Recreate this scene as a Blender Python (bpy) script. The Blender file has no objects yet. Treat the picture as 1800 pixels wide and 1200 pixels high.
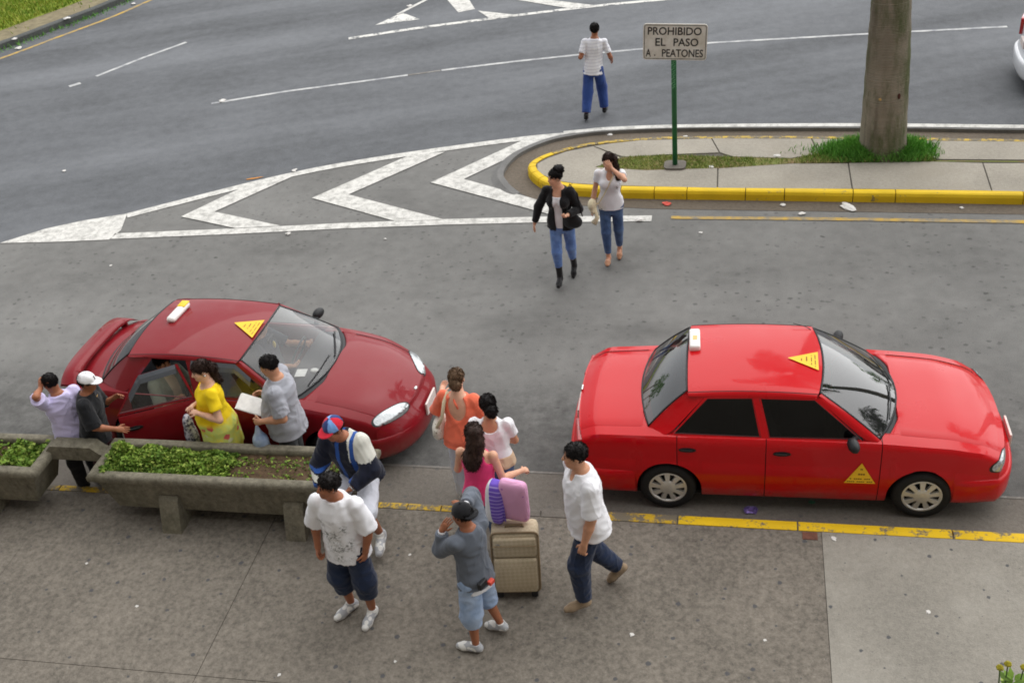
import bpy, bmesh, math, random
import numpy as np
from mathutils import Matrix, Vector
from mathutils.geometry import tessellate_polygon

R = math.radians
random.seed(7)
rng = np.random.default_rng(7)
scene = bpy.context.scene
COL = scene.collection

# ------------------------------------------------------------------ camera
cam_data = bpy.data.cameras.new('camera')
cam_data.sensor_fit = 'HORIZONTAL'
cam_data.sensor_width = 36.0
cam_data.lens = 36.0 * 1961.92 / 1800.0
cam_data.clip_start = 0.05
cam_data.clip_end = 2000.0
cam = bpy.data.objects.new('camera', cam_data)
COL.objects.link(cam)
_r = Vector((0.98010695, 0.175352, -0.09296255))
_u = Vector((-0.02254154, 0.5637158, 0.82566117))
_f = Vector((-0.1971858, 0.80714074, -0.55645448))
cam.matrix_world = Matrix(((_r.x, _u.x, -_f.x, 0), (_r.y, _u.y, -_f.y, 0), (_r.z, _u.z, -_f.z, 7.883), (0, 0, 0, 1)))
scene.camera = cam

# ------------------------------------------------------------------ sky, sun, exposure
SUN_ELEV, SUN_AZ = R(58), R(35)      # azimuth measured from +Y towards +X
world = bpy.data.worlds.new('World')
scene.world = world
world.use_nodes = True
wn = world.node_tree
wn.nodes.clear()
w_out = wn.nodes.new('ShaderNodeOutputWorld')
w_bg = wn.nodes.new('ShaderNodeBackground')
w_sky = wn.nodes.new('ShaderNodeTexSky')
w_hs = wn.nodes.new('ShaderNodeHueSaturation')
w_sky.sky_type = 'NISHITA'
w_sky.sun_disc = False
w_sky.sun_elevation = SUN_ELEV
w_sky.sun_rotation = SUN_AZ
w_sky.air_density = 1.0
w_sky.dust_density = 1.0
w_sky.ozone_density = 1.0
w_hs.inputs['Saturation'].default_value = 0.12      # overcast: nearly white cloud light
w_bg.inputs['Strength'].default_value = 0.12
wn.links.new(w_sky.outputs['Color'], w_hs.inputs['Color'])
wn.links.new(w_hs.outputs['Color'], w_bg.inputs['Color'])
wn.links.new(w_bg.outputs['Background'], w_out.inputs['Surface'])

sun_data = bpy.data.lights.new('sun', 'SUN')
sun_data.energy = 1.5
sun_data.angle = R(100)
sun_data.color = (1.0, 0.98, 0.95)
sun = bpy.data.objects.new('sun', sun_data)
COL.objects.link(sun)
_sd = Vector((math.cos(SUN_ELEV) * math.sin(SUN_AZ), math.cos(SUN_ELEV) * math.cos(SUN_AZ), math.sin(SUN_ELEV)))
sun.rotation_euler = _sd.to_track_quat('Z', 'Y').to_euler()
sun.location = (0, 0, 40)

vs = scene.view_settings
vs.view_transform = 'Standard'
vs.look = 'None'
vs.exposure = 0.84
vs.gamma = 1.0
vs.use_curve_mapping = False
scene.cycles.use_denoising = True
scene.cycles.filter_width = 1.8
scene.cycles.max_bounces = 8
scene.cycles.transparent_max_bounces = 16

# ------------------------------------------------------------------ materials
def srgb(r, g, b):
    def c(v):
        v /= 255.0
        return v / 12.92 if v <= 0.04045 else ((v + 0.055) / 1.055) ** 2.4
    return (c(r), c(g), c(b))

class NT:
    """small helper round a node tree"""
    def __init__(self, name):
        self.m = bpy.data.materials.new(name)
        self.m.use_nodes = True
        self.t = self.m.node_tree
        self.b = self.t.nodes['Principled BSDF']
        self.out = self.t.nodes['Material Output']
        tc = self.t.nodes.new('ShaderNodeTexCoord')
        self.co = tc.outputs['Object']
    def n(self, kind, **kw):
        x = self.t.nodes.new(kind)
        for k, v in kw.items():
            if k in x.inputs.keys():
                self.put(x.inputs[k], v)
            else:
                setattr(x, k, v)
        return x
    def put(self, sock, v):
        if isinstance(v, bpy.types.NodeSocket):
            self.t.links.new(v, sock)
        elif isinstance(v, tuple) and len(v) == 3 and sock.type == 'RGBA':
            sock.default_value = (*v, 1)
        else:
            sock.default_value = v
    def noise(self, scale, detail=3, rough=.55, co=None, dist=0):
        return self.n('ShaderNodeTexNoise', Vector=co or self.co, Scale=scale, Detail=detail, Roughness=rough, Distortion=dist).outputs['Fac']
    def vor(self, scale, out='Distance', co=None, rnd=1.0):
        return self.n('ShaderNodeTexVoronoi', Vector=co or self.co, Scale=scale, Randomness=rnd).outputs[out]
    def map(self, v, a, b, c=0., d=1., smooth=False):
        x = self.n('ShaderNodeMapRange', Value=v)
        x.inputs['From Min'].default_value = a; x.inputs['From Max'].default_value = b
        x.inputs['To Min'].default_value = c; x.inputs['To Max'].default_value = d
        if smooth: x.interpolation_type = 'SMOOTHSTEP'
        return x.outputs[0]
    def math(self, op, a, b=0., c=0.):
        x = self.t.nodes.new('ShaderNodeMath'); x.operation = op
        self.put(x.inputs[0], a); self.put(x.inputs[1], b); self.put(x.inputs[2], c)
        return x.outputs[0]
    def mix(self, fac, a, b, mode='MIX'):
        x = self.t.nodes.new('ShaderNodeMix'); x.data_type = 'RGBA'; x.blend_type = mode
        self.put(x.inputs['Factor'], fac)
        self.put(x.inputs['A'], a); self.put(x.inputs['B'], b)
        for s in x.inputs:
            if s.name == 'A' and s.type == 'RGBA': self.put(s, a)
            if s.name == 'B' and s.type == 'RGBA': self.put(s, b)
        return [o for o in x.outputs if o.type == 'RGBA'][0]
    def xyz(self, co=None):
        x = self.n('ShaderNodeSeparateXYZ', Vector=co or self.co)
        return x.outputs
    def mapping(self, scale=(1, 1, 1), rot=(0, 0, 0), loc=(0, 0, 0)):
        x = self.n('ShaderNodeMapping', Vector=self.co)
        x.inputs['Scale'].default_value = scale; x.inputs['Rotation'].default_value = rot; x.inputs['Location'].default_value = loc
        return x.outputs[0]
    def bump(self, h, strength=.3, dist=.01):
        x = self.n('ShaderNodeBump', Height=h, Strength=strength, Distance=dist)
        self.t.links.new(x.outputs[0], self.b.inputs['Normal'])
    def set(self, **kw):
        for k, v in kw.items():
            k = {'col': 'Base Color', 'rough': 'Roughness', 'metal': 'Metallic', 'spec': 'Specular IOR Level', 'coat': 'Coat Weight', 'coatr': 'Coat Roughness', 'sheen': 'Sheen Weight', 'sss': 'Subsurface Weight', 'alpha': 'Alpha'}[k]
            self.put(self.b.inputs[k], v)
        return self

MATS = {}
def mat(name, col, rough=.6, var=.12, scale=6, bump=0., bscale=60, metal=0., coat=0., spec=.4, sheen=0.):
    """plain procedural material: colour with noise variation and fine bump"""
    if name in MATS: return MATS[name]
    t = NT(name)
    lo = tuple(c * (1 - var) for c in col); hi = tuple(min(1, c * (1 + var)) for c in col)
    t.set(col=t.mix(t.map(t.noise(scale, 4), .3, .7), lo, hi), rough=rough, metal=metal, spec=spec, coat=coat, sheen=sheen)
    if coat: t.set(coatr=.03)
    if bump: t.bump(t.noise(bscale, 3), bump, .01)
    MATS[name] = t.m
    return t.m

# ------------------------------------------------------------------ mesh helpers
def link(name, me, parent=None, m=None, smooth=True):
    o = bpy.data.objects.new(name, me)
    COL.objects.link(o)
    if parent is not None: o.parent = parent
    if m is not None:
        for mm in (m if isinstance(m, (list, tuple)) else [m]): me.materials.append(mm)
    if smooth and len(me.polygons):
        me.polygons.foreach_set('use_smooth', np.ones(len(me.polygons), dtype=bool))
    return o

def obj(name, verts, faces, m, parent=None, smooth=False, midx=None):
    me = bpy.data.meshes.new(name)
    me.from_pydata([tuple(map(float, v)) for v in verts], [], [tuple(map(int, f)) for f in faces])
    me.update()
    o = link(name, me, parent, m, smooth)
    if midx is not None: me.polygons.foreach_set('material_index', np.asarray(midx, dtype=np.int32))
    return o

def tag(o, label=None, cat=None, group=None, kind=None):
    if label: o['label'] = label
    if cat: o['category'] = cat
    if group: o['group'] = group
    if kind: o['kind'] = kind
    return o

def empty(name, loc=(0, 0, 0), rz=0., label=None, cat=None, group=None, kind=None):
    o = bpy.data.objects.new(name, None)
    o.empty_display_size = .2
    COL.objects.link(o)
    o.location = loc; o.rotation_euler = (0, 0, rz)
    return tag(o, label, cat, group, kind)

class MB:
    """collects shapes that make up ONE mesh"""
    def __init__(self): self.v = []; self.f = []
    def add(self, v, f, M=None):
        n = len(self.v)
        if M is not None: v = [M @ Vector(p) for p in v]
        self.v += [tuple(p) for p in v]; self.f += [tuple(i + n for i in q) for q in f]
        return self
    def box(self, a, b, M=None, bev=0.):
        x0, y0, z0 = a; x1, y1, z1 = b
        if bev:
            bm = bmesh.new(); bmesh.ops.create_cube(bm, size=1)
            for q in bm.verts: q.co = Vector(((x0 + x1) / 2 + q.co.x * (x1 - x0), (y0 + y1) / 2 + q.co.y * (y1 - y0), (z0 + z1) / 2 + q.co.z * (z1 - z0)))
            bmesh.ops.bevel(bm, geom=bm.edges[:], offset=bev, segments=2, affect='EDGES', profile=.5)
            bm.verts.index_update()
            self.add([q.co[:] for q in bm.verts], [[q.index for q in f.verts] for f in bm.faces], M); bm.free()
            return self
        v = [(x0, y0, z0), (x1, y0, z0), (x1, y1, z0), (x0, y1, z0), (x0, y0, z1), (x1, y0, z1), (x1, y1, z1), (x0, y1, z1)]
        return self.add(v, [(3, 2, 1, 0), (4, 5, 6, 7), (0, 1, 5, 4), (1, 2, 6, 5), (2, 3, 7, 6), (3, 0, 4, 7)], M)
    def tube(self, pts, rad, n=10, cap=True, M=None):
        pts = [Vector(p) for p in pts]
        if not isinstance(rad, (list, tuple)): rad = [rad] * len(pts)
        v, f = [], []
        prev = None
        for i, p in enumerate(pts):
            d = (pts[min(i + 1, len(pts) - 1)] - pts[max(i - 1, 0)]).normalized()
            a = d.orthogonal().normalized() if prev is None else (prev - d * prev.dot(d)).normalized()
            prev = a; b = d.cross(a)
            for k in range(n):
                t = 2 * math.pi * k / n
                v.append(p + (a * math.cos(t) + b * math.sin(t)) * rad[i])
        for i in range(len(pts) - 1):
            for k in range(n):
                f.append((i * n + k, i * n + (k + 1) % n, (i + 1) * n + (k + 1) % n, (i + 1) * n + k))
        if cap:
            f.append(tuple(range(n))[::-1]); f.append(tuple(range((len(pts) - 1) * n, len(pts) * n)))
        return self.add(v, f, M)
    def lathe(self, prof, n=24, M=None):
        """prof: list of (r, z)"""
        v, f = [], []
        for r, z in prof:
            for k in range(n):
                t = 2 * math.pi * k / n; v.append((r * math.cos(t), r * math.sin(t), z))
        for i in range(len(prof) - 1):
            for k in range(n):
                f.append((i * n + k, i * n + (k + 1) % n, (i + 1) * n + (k + 1) % n, (i + 1) * n + k))
        return self.add(v, f, M)
    def ell(self, c, r, M=None, n=14, m=9):
        v, f = [], []
        for i in range(m + 1):
            a = math.pi * i / m
            for k in range(n):
                t = 2 * math.pi * k / n
                v.append((c[0] + r[0] * math.sin(a) * math.cos(t), c[1] + r[1] * math.sin(a) * math.sin(t), c[2] + r[2] * math.cos(a)))
        for i in range(m):
            for k in range(n): f.append(((i + 1) * n + k, (i + 1) * n + (k + 1) % n, i * n + (k + 1) % n, i * n + k))
        return self.add(v, f, M)
    def prism(self, poly, z0, z1, M=None):
        """poly: list of (x, y) -> solid between z0 and z1"""
        n = len(poly)
        ar = sum(poly[i][0] * poly[(i + 1) % n][1] - poly[(i + 1) % n][0] * poly[i][1] for i in range(n))
        if ar < 0: poly = poly[::-1]
        v = [(x, y, z0) for x, y in poly] + [(x, y, z1) for x, y in poly]
        tri = tessellate_polygon([[Vector((x, y, 0)) for x, y in poly]])
        f = []
        for t in tri:
            a, b, c = t
            s = (poly[b][0] - poly[a][0]) * (poly[c][1] - poly[a][1]) - (poly[c][0] - poly[a][0]) * (poly[b][1] - poly[a][1])
            if s < 0: a, b, c = a, c, b
            f.append((a + n, b + n, c + n)); f.append((c, b, a))
        for i in range(n): f.append((i, (i + 1) % n, (i + 1) % n + n, i + n))
        return self.add(v, f, M)
    def sheet(self, poly, z):
        n = len(poly)
        tri = tessellate_polygon([[Vector((x, y, 0)) for x, y in poly]])
        f = []
        for a, b, c in tri:
            s = (poly[b][0] - poly[a][0]) * (poly[c][1] - poly[a][1]) - (poly[c][0] - poly[a][0]) * (poly[b][1] - poly[a][1])
            f.append((a, b, c) if s > 0 else (a, c, b))
        return self.add([(x, y, z) for x, y in poly], f)
    def grid(self, P, flip=False):
        """P: rows of points"""
        a, b = len(P), len(P[0]); f = []
        for i in range(a - 1):
            for k in range(b - 1):
                q = (i * b + k, i * b + k + 1, (i + 1) * b + k + 1, (i + 1) * b + k)
                f.append(q[::-1] if flip else q)
        return self.add([p for r in P for p in r], f)
    def build(self, name, m, parent=None, smooth=False):
        return obj(name, self.v, self.f, m, parent, smooth)

def polyline_strip(pts, w0, w1):
    """offset polygon round a polyline: w0 to the left, w1 to the right"""
    P = [Vector((x, y)) for x, y in pts]; L, Rr = [], []
    for i, q in enumerate(P):
        d = (P[min(i + 1, len(P) - 1)] - P[max(i - 1, 0)]).normalized(); n = Vector((-d.y, d.x))
        L.append(tuple(q + n * w0)); Rr.append(tuple(q - n * w1))
    return L, Rr

def smooth_curve(pts, n=8):
    """Catmull-Rom through points"""
    out = []
    P = [Vector(p) for p in pts]
    for i in range(len(P) - 1):
        a = P[max(i - 1, 0)]; b = P[i]; c = P[i + 1]; d = P[min(i + 2, len(P) - 1)]
        for k in range(n):
            t = k / n
            out.append(tuple(.5 * ((2 * b) + (c - a) * t + (2 * a - 5 * b + 4 * c - d) * t * t + (3 * b - a - 3 * c + d) * t ** 3)))
    out.append(tuple(P[-1]))
    return out
# ================================================================== THE SETTING
def asphalt(name, c, blot=.16, spots=.0, tracks=0., trot=0):
    t = NT(name); c = tuple(x * .92 for x in c)
    g = t.noise(90, 2); bl = t.noise(.55, 5, .6); md = t.noise(5, 4)
    v = t.math('ADD', t.map(g, .3, .7, -.2, .2), t.map(bl, .3, .7, -blot, blot))
    v = t.math('ADD', v, t.map(md, .3, .7, -.10, .10))
    if tracks:
        m1_ = t.n('ShaderNodeMapping', Vector=t.mapping((1, 1, 1), (0, 0, R(-trot)))); m1_.inputs['Scale'].default_value = (.06, .62, 1)
        tr = t.noise(1, 5, .55, co=m1_.outputs[0])
        v = t.math('ADD', v, t.map(tr, .3, .7, -tracks, tracks))
    v = t.math('ADD', v, 1.)
    col = t.mix(1., c, v, 'MULTIPLY')
    if spots:
        co = t.mapping((1, 1.15, 1))
        vv = t.n('ShaderNodeTexVoronoi', Vector=co, Scale=2.6, voronoi_dimensions='2D'); d = vv.outputs['Distance']; rn = vv.outputs['Color']
        rs = t.n('ShaderNodeSeparateColor', Color=rn).outputs
        r = t.map(rs[0], .55, 1., 0., .085)
        wob = t.math('ADD', d, t.map(t.noise(26, 2), .3, .7, -.035, .035))
        k = t.math('SUBTRACT', r, wob)
        k = t.map(k, -.03, .04, 0, spots, True)
        zone = t.map(t.noise(.4, 3), .40, .58, .12, 1.)
        col = t.mix(t.math('MULTIPLY', k, zone), col, tuple(x * .38 for x in c))
        v2 = t.n('ShaderNodeTexVoronoi', Vector=co, Scale=7.5, voronoi_dimensions='2D'); r2 = t.n('ShaderNodeSeparateColor', Color=v2.outputs['Color']).outputs
        k2 = t.math('SUBTRACT', t.map(r2[0], .5, 1., 0., .24), t.math('ADD', v2.outputs['Distance'], t.map(t.noise(40, 2), .3, .7, -.06, .06)))
        z2 = t.map(t.noise(.8, 4, .6, co=t.mapping((1, 1.6, 1), loc=(7, 3, 0))), .40, .62, 0.1, 1.)
        col = t.mix(t.math('MULTIPLY', t.map(k2, -.05, .06, 0, .7, True), z2), col, tuple(x * .45 for x in c))
        oil = t.map(t.noise(.7, 5, .65, co=t.mapping((.6, 1.2, 1), loc=(1.3, 8.2, 0))), .54, .72, 0, .5)
        col = t.mix(oil, col, tuple(x * .5 for x in c))
        lane = t.math('MULTIPLY', t.map(t.math('ABSOLUTE', t.math('SUBTRACT', t.xyz()[1], 9.3)), 1.75, .7, 0, 1, True), t.map(t.noise(3.2, 6, .75), .36, .66, .22, .95))
        col = t.mix(lane, col, tuple(x * .42 for x in c))
    t.set(col=col, rough=.86, spec=.25)
    t.bump(t.math('ADD', g, t.math('MULTIPLY', t.noise(220, 1), .6)), .5, .006)
    return t.m

M_road = asphalt('asphalt_near', srgb(122, 121, 118), .12, .85, .08)
M_far = asphalt('asphalt_far', srgb(105, 107, 110), .1, 0, .3, 22)

t = NT('worn_white_paint')
w = t.math('ADD', t.noise(7, 6, .7), t.math('MULTIPLY', t.noise(60, 2), .4))
t.set(col=t.mix(t.map(w, .62, .92), srgb(214, 212, 206), srgb(150, 148, 143)), rough=.8, spec=.25)
t.bump(t.noise(90, 2), .3, .004)
M_white = t.m
t = NT('flaking_white_paint')
t.set(col=t.mix(t.map(t.noise(5, 6, .75), .50, .60), srgb(214, 212, 206), srgb(120, 121, 122)), rough=.8, spec=.25)
M_flake = t.m
t = NT('thin_white_paint')
t.set(col=t.mix(t.map(t.noise(3, 6, .7), .40, .66), srgb(196, 196, 194), srgb(137, 139, 143)), rough=.85, spec=.2)
M_thin = t.m
t = NT('nearly_gone_paint')
t.set(col=t.mix(t.map(t.noise(5, 6, .7), .50, .70), srgb(122, 118, 112), srgb(170, 168, 164)), rough=.85, spec=.2)
M_faint = t.m
t = NT('faded_yellow_line')
t.set(col=t.mix(t.map(t.noise(4, 6, .7), .36, .62), srgb(196, 160, 72), srgb(134, 128, 116)), rough=.85, spec=.2)
M_yline = t.m
def yellow_paint(name, wear, hi):
    t = NT(name)
    w = t.math('ADD', t.noise(6, 6, .7), t.math('MULTIPLY', t.noise(40, 3), .35))
    g = t.mix(t.map(t.noise(2.2, 3), .3, .7), hi, tuple(x * .82 for x in hi))
    t.set(col=t.mix(t.map(w, wear, wear + .1), g, srgb(112, 104, 88)), rough=.7, spec=.3)
    t.bump(t.noise(50, 3), .4, .006)
    return t.m
M_ykerb = yellow_paint('yellow_kerb_paint', .80, srgb(234, 196, 34))
M_ykerb2 = yellow_paint('worn_yellow_kerb_paint', .70, srgb(228, 188, 22))
M_ykerb3 = yellow_paint('very_worn_yellow_kerb_paint', .615, srgb(204, 166, 40))

def concrete(name, c, mott=.2, gum=0., grain=.12, stain=None, streak=False):
    t = NT(name); c = tuple(x * .84 for x in c)
    geo = t.n('ShaderNodeNewGeometry').outputs['Position']
    g = t.noise(75, 3, co=geo); m1 = t.noise(19, 5, .7, co=geo); m2 = t.noise(1.1, 4, co=geo)
    v = t.math('ADD', t.map(g, .3, .7, -grain, grain), t.map(m1, .32, .68, -mott, mott * .8))
    v = t.math('ADD', v, t.map(m2, .3, .7, -.12, .12))
    if streak:
        ms = t.n('ShaderNodeMapping', Vector=geo); ms.inputs['Scale'].default_value = (9, 9, .6)
        v = t.math('ADD', v, t.map(t.noise(1, 4, co=ms.outputs[0]), .3, .7, -.22, .12))
    col = t.mix(1., c, t.math('ADD', v, 1.), 'MULTIPLY')
    if stain: col = t.mix(t.map(t.noise(.9, 5, .62, co=geo), .5, .72, 0, .6), col, stain)
    if gum:
        vo = t.n('ShaderNodeTexVoronoi', Vector=geo, Scale=4.4, voronoi_dimensions='2D')
        rs = t.n('ShaderNodeSeparateColor', Color=vo.outputs['Color']).outputs
        r = t.map(rs[0], .5, 1., 0.02, .115)
        d = t.math('ADD', vo.outputs['Distance'], t.map(t.noise(40, 2, co=geo), .3, .7, -.02, .02))
        k = t.map(t.math('SUBTRACT', r, d), -.012, .025, 0, gum, True)
        col = t.mix(k, col, srgb(72, 74, 78))
    t.set(col=col, rough=.88, spec=.25)
    t.bump(t.math('ADD', g, t.math('MULTIPLY', m1, 1.2)), .55, .008)
    return t.m
M_walk = concrete('rough_walk_concrete', srgb(127, 120, 110), .36, .8)
M_walk2 = concrete('smooth_walk_concrete', srgb(152, 147, 137), .12, .85, stain=srgb(164, 160, 151))
M_isl = concrete('island_concrete', srgb(172, 165, 152), .1, 0, stain=srgb(150, 142, 128))
M_gut = concrete('gutter_concrete', srgb(122, 116, 108), .15, .4)
M_gut2 = concrete('dirty_gutter', srgb(116, 106, 94), .22, 0, stain=srgb(98, 88, 74))
M_plant = concrete('mossy_planter_concrete', srgb(134, 128, 112), .3, 0, stain=srgb(86, 84, 66), streak=True)
M_joint = mat('dark_joint', srgb(92, 87, 79), .9, .2, 20)
M_soil = mat('soil', srgb(84, 66, 48), .95, .35, 22, .8, 40)
t = NT('grass_bed'); t.set(col=t.mix(t.map(t.noise(3.5, 5, .65), .42, .6), srgb(120, 126, 70), srgb(132, 112, 82)), rough=.95, spec=.2); t.bump(t.noise(40, 3), .6, .01); M_grassbed = t.m
M_lip = asphalt('asphalt_edge', srgb(122, 121, 119), .15)

# one sheet of asphalt that reaches the horizon, and the newer bluish carriageway laid over it
MB().sheet([(-400, -300), (400, -300), (400, 500), (-400, 500)], 0).build('road', M_road)
tag(bpy.data.objects['road'], kind='structure')
edge = smooth_curve([(-40, 3), (-22, 9.4), (-14, 12.9), (-11.59, 13.86), (-9.87, 14.84), (-8.27, 15.86), (-7.48, 16.33), (-6.74, 16.69), (-5.62, 17.1), (-4.29, 17.5), (-3.52, 17.7), (-2.93, 17.8), (-2.24, 17.86), (-.98, 17.91), (1.27, 17.86), (2.88, 17.78), (4.42, 17.68), (12, 17.2), (60, 14)], 6)
o = MB().sheet(edge + [(300, 14), (300, 300), (-300, 300), (-300, 3)], .004).build('carriageway', M_far)
tag(o, kind='structure')

# --- painted markings: one object, its strokes are children
mark = empty('road_marking', (0, 0, 0), kind='structure')
def stroke(poly, m=M_white, z=.009, name='painted_stroke'):
    return MB().sheet(poly, z).build(name, m, mark)
def line(pts, w, m, z=.009, name='painted_line'):
    L, Rr = polyline_strip(pts, w / 2, w / 2)
    return MB().sheet(L + Rr[::-1], z).build(name, m, mark)
stroke([(-11.59, 13.86), (-11.03, 14.35), (-10.49, 14.63), (-9.85, 14.86), (-9.68, 14.30), (-9.73, 13.99), (-10.6, 13.91)])
TL = smooth_curve([(-9.82, 14.79), (-8.24, 15.82), (-7.45, 16.28), (-6.71, 16.63), (-5.6, 17.04), (-4.28, 17.45), (-3.5, 17.66), (-2.92, 17.76), (-2.24, 17.83)], 6)
line(TL, .17, M_white)
line([(-9.72, 14.1), (-7.68, 14.28), (-6.02, 14.46), (-4.42, 14.59), (-2.94, 14.67), (-1.27, 14.71)], .18, M_white)
stroke([(-8.84, 14.75), (-8.17, 15.82), (-7.45, 16.17), (-8.33, 14.92), (-7.02, 14.45), (-7.75, 14.37)], z=.013)
stroke([(-6.82, 15.39), (-5.57, 17.0), (-4.98, 17.1), (-6.23, 15.51), (-4.43, 14.66), (-5.18, 14.6)], z=.013)
stroke([(-4.95, 15.93), (-3.71, 17.52), (-3.18, 17.66), (-4.42, 16.05), (-2.96, 15.24), (-2.54, 14.94), (-2.86, 14.85)], z=.013)
line([(-10.32, 19.49), (-8.97, 20.03), (-7.33, 20.53), (-6.6, 20.76)], .09, M_thin)
line([(-6.59, 20.765), (-5.97, 20.97)], .06, M_faint)
line([(-5.95, 20.98), (-4.6, 21.34), (-3.22, 21.65), (-.69, 22.1), (2.12, 22.33), (4.99, 22.52)], .09, M_thin)
line([(-13.72, 21.16), (-13.14, 22.21), (-12.5, 23.18)], .10, M_thin)
line([(-14.06, 20.6), (-13.89, 20.78)], .13, M_thin)
line(smooth_curve([(-8.56, 23.06), (-7.29, 23.55), (-5.86, 23.99), (-3.43, 24.66), (-1.04, 25.1), (4, 25.9)], 5), .15, M_flake)
stroke([(-8.19, 23.92), (-7.77, 24.74), (-7.21, 24.21)], M_flake)
line([(-7.85, 24.62), (-7.41, 25.66), (-6.9, 26.9)], .10, M_white)
stroke([(-7.1, 26.0), (-6.5, 25.9), (-6.05, 24.8), (-6.4, 24.6)])
stroke([(-5.95, 24.66), (-4.95, 24.25), (-5.54, 24.05)], z=.013)
stroke([(-5.6, 25.6), (-4.9, 25.5), (-3.2, 24.7), (-3.86, 24.6)], z=.013)
line(smooth_curve([(-22, 17), (-18.4, 20), (-16.86, 22.46), (-16.18, 23.78), (-15.45, 25.19), (-14.97, 26.56), (-13.5, 31)], 5), .11, M_yline)
line([(-.99, 14.74), (0, 14.72), (1.59, 14.69), (3.86, 14.62), (9, 14.4)], .09, M_yline)
line(smooth_curve([(-3.0, 17.70), (-2.6, 17.78), (-2.24, 17.845), (-.98, 17.905), (1.27, 17.865), (2.88, 17.785), (4.42, 17.68), (9, 17.42)], 6), .13, M_white, z=.069)

# --- thick edge of the carriageway, a step down to the island gutter
lp = smooth_curve([(-3.40, 15.55), (-3.62, 15.8), (-3.78, 16.2), (-3.66, 16.85), (-3.26, 17.36), (-2.8, 17.61), (-2.23, 17.75), (-.98, 17.82), (1.26, 17.76), (2.86, 17.68), (4.38, 17.57), (9, 17.3)], 6)
v, f = [], []
L2 = polyline_strip(lp, .22, 0)[0]
L1 = polyline_strip(lp, .10, 0)[0]
nlp = len(lp)
for i in range(nlp):
    s = min(1, i / 8); hgt = .012 + .05 * s
    v += [(L2[i][0], L2[i][1], -.01), (L1[i][0], L1[i][1], hgt), (lp[i][0], lp[i][1], hgt), (lp[i][0], lp[i][1], -.01)]
for i in range(nlp - 1):
    for k in range(3): f.append((4 * i + k, 4 * i + k + 1, 4 * i + 5 + k, 4 * i + 4 + k)[::-1])
tag(obj('carriageway_edge', v, f, M_lip), kind='structure')

# --- gutter round the island
OUT = [(12, 14.75), (3.93, 15.13), (1.62, 15.22), (.08, 15.28), (-1.28, 15.33), (-2.06, 15.38), (-2.6, 15.46), (-2.98, 15.62), (-3.22, 15.87), (-3.36, 16.14), (-3.38, 16.37), (-3.24, 16.63), (-2.96, 16.87), (-2.51, 17.12), (-1.65, 17.31), (-.49, 17.34), (1.25, 17.28), (4.28, 17.07), (12, 16.6)]
gin = [p for p in OUT[3:]]
gp = [(12, 17.2)] + lp[::-1] + [(-3.1, 15.3), (-2.3, 15.12), (-1.3, 15.02), (.08, 14.97), (1.62, 14.92), (3.93, 14.84), (12, 14.5)]
tag(MB().sheet(gp, .0045).build('gutter', M_gut2), kind='structure')

# --- traffic island: base, kerb stones and slabs as pieces
island = empty('traffic_island', (0, 0, 0), kind='structure')
cur = smooth_curve(OUT, 5)
INN = polyline_strip(cur, 0, .135)[1]
MB().prism([(x, y) for x, y in INN], -.05, .135).build('island_base', M_joint, island)
def kerb_piece(a, b, m):
    """a..b indices along cur; rounded top edge"""
    prof = [(0, -.02), (.004, .10), (.022, .138), (.05, .15), (.135, .151), (.135, .10)]
    rows = []
    for i in range(a, b + 1):
        d = Vector((cur[min(i + 1, len(cur) - 1)][0] - cur[max(i - 1, 0)][0], cur[min(i + 1, len(cur) - 1)][1] - cur[max(i - 1, 0)][1])).normalized()
        n = Vector((d.y, -d.x))
        off = Vector((0, 0))
        if i == a: off = d * .006
        if i == b: off = -d * .006
        rows.append([(cur[i][0] + n.x * u + off.x, cur[i][1] + n.y * u + off.y, z) for u, z in prof])
    mb = MB().grid(rows)
    k = len(prof); mb.f.append(tuple(range(k))); mb.f.append(tuple(range((b - a) * k, (b - a + 1) * k))[::-1])
    return mb.build('kerb_stone', m, island)
M_ythin = yellow_paint('far_kerb_yellow_paint', .62, srgb(206, 172, 60))
cuts = [0, 3, 5, 8, 10, 13, 15, 18, 20, 23, 26, 30, 34, 38, 42, 46, 50, 54, 58, 62, 66, 70, 74, 78, 82, 86, len(cur) - 1]
for a, b in zip(cuts[:-1], cuts[1:]):
    if b > a: kerb_piece(a, b, M_ykerb if b < 62 else M_ythin)
# slabs on the island (near walk and far walk), clipped to the kerb's inner line by hand
def slab(poly, z0, z1, m, parent, inset=.006):
    n = len(poly); cx = sum(p[0] for p in poly) / n; cy = sum(p[1] for p in poly) / n
    q = [(x + (cx - x) * inset / max(.3, math.hypot(cx - x, cy - y)), y + (cy - y) * inset / max(.3, math.hypot(cx - x, cy - y))) for x, y in poly]
    return MB().prism(q, z0, z1).build('paving_slab', m, parent)
slab([(-.34, 15.41), (-.35, 16.09), (-1.46, 16.03), (-2.28, 16.16), (-1.9, 16.5), (-2.4, 16.95), (-2.83, 16.75), (-3.1, 16.5), (-3.235, 16.3), (-3.2, 16.08), (-3.08, 15.9), (-2.9, 15.72), (-2.55, 15.59), (-2.04, 15.52), (-1.28, 15.47)], .05, .152, M_isl, island)
slab([(-.33, 15.41), (1.61, 15.36), (1.61, 16.22), (.77, 16.23), (-.34, 16.08)], .05, .151, M_isl, island)
slab([(1.62, 15.36), (3.52, 15.28), (3.54, 16.19), (2.9, 16.25), (1.62, 16.23)], .05, .153, M_isl, island)
slab([(3.53, 15.28), (5.5, 15.18), (5.5, 16.15), (3.55, 16.19)], .05, .151, M_isl, island)
slab([(5.51, 15.18), (12, 14.89), (12, 15.9), (5.51, 16.15)], .05, .152, M_isl, island)
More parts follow.
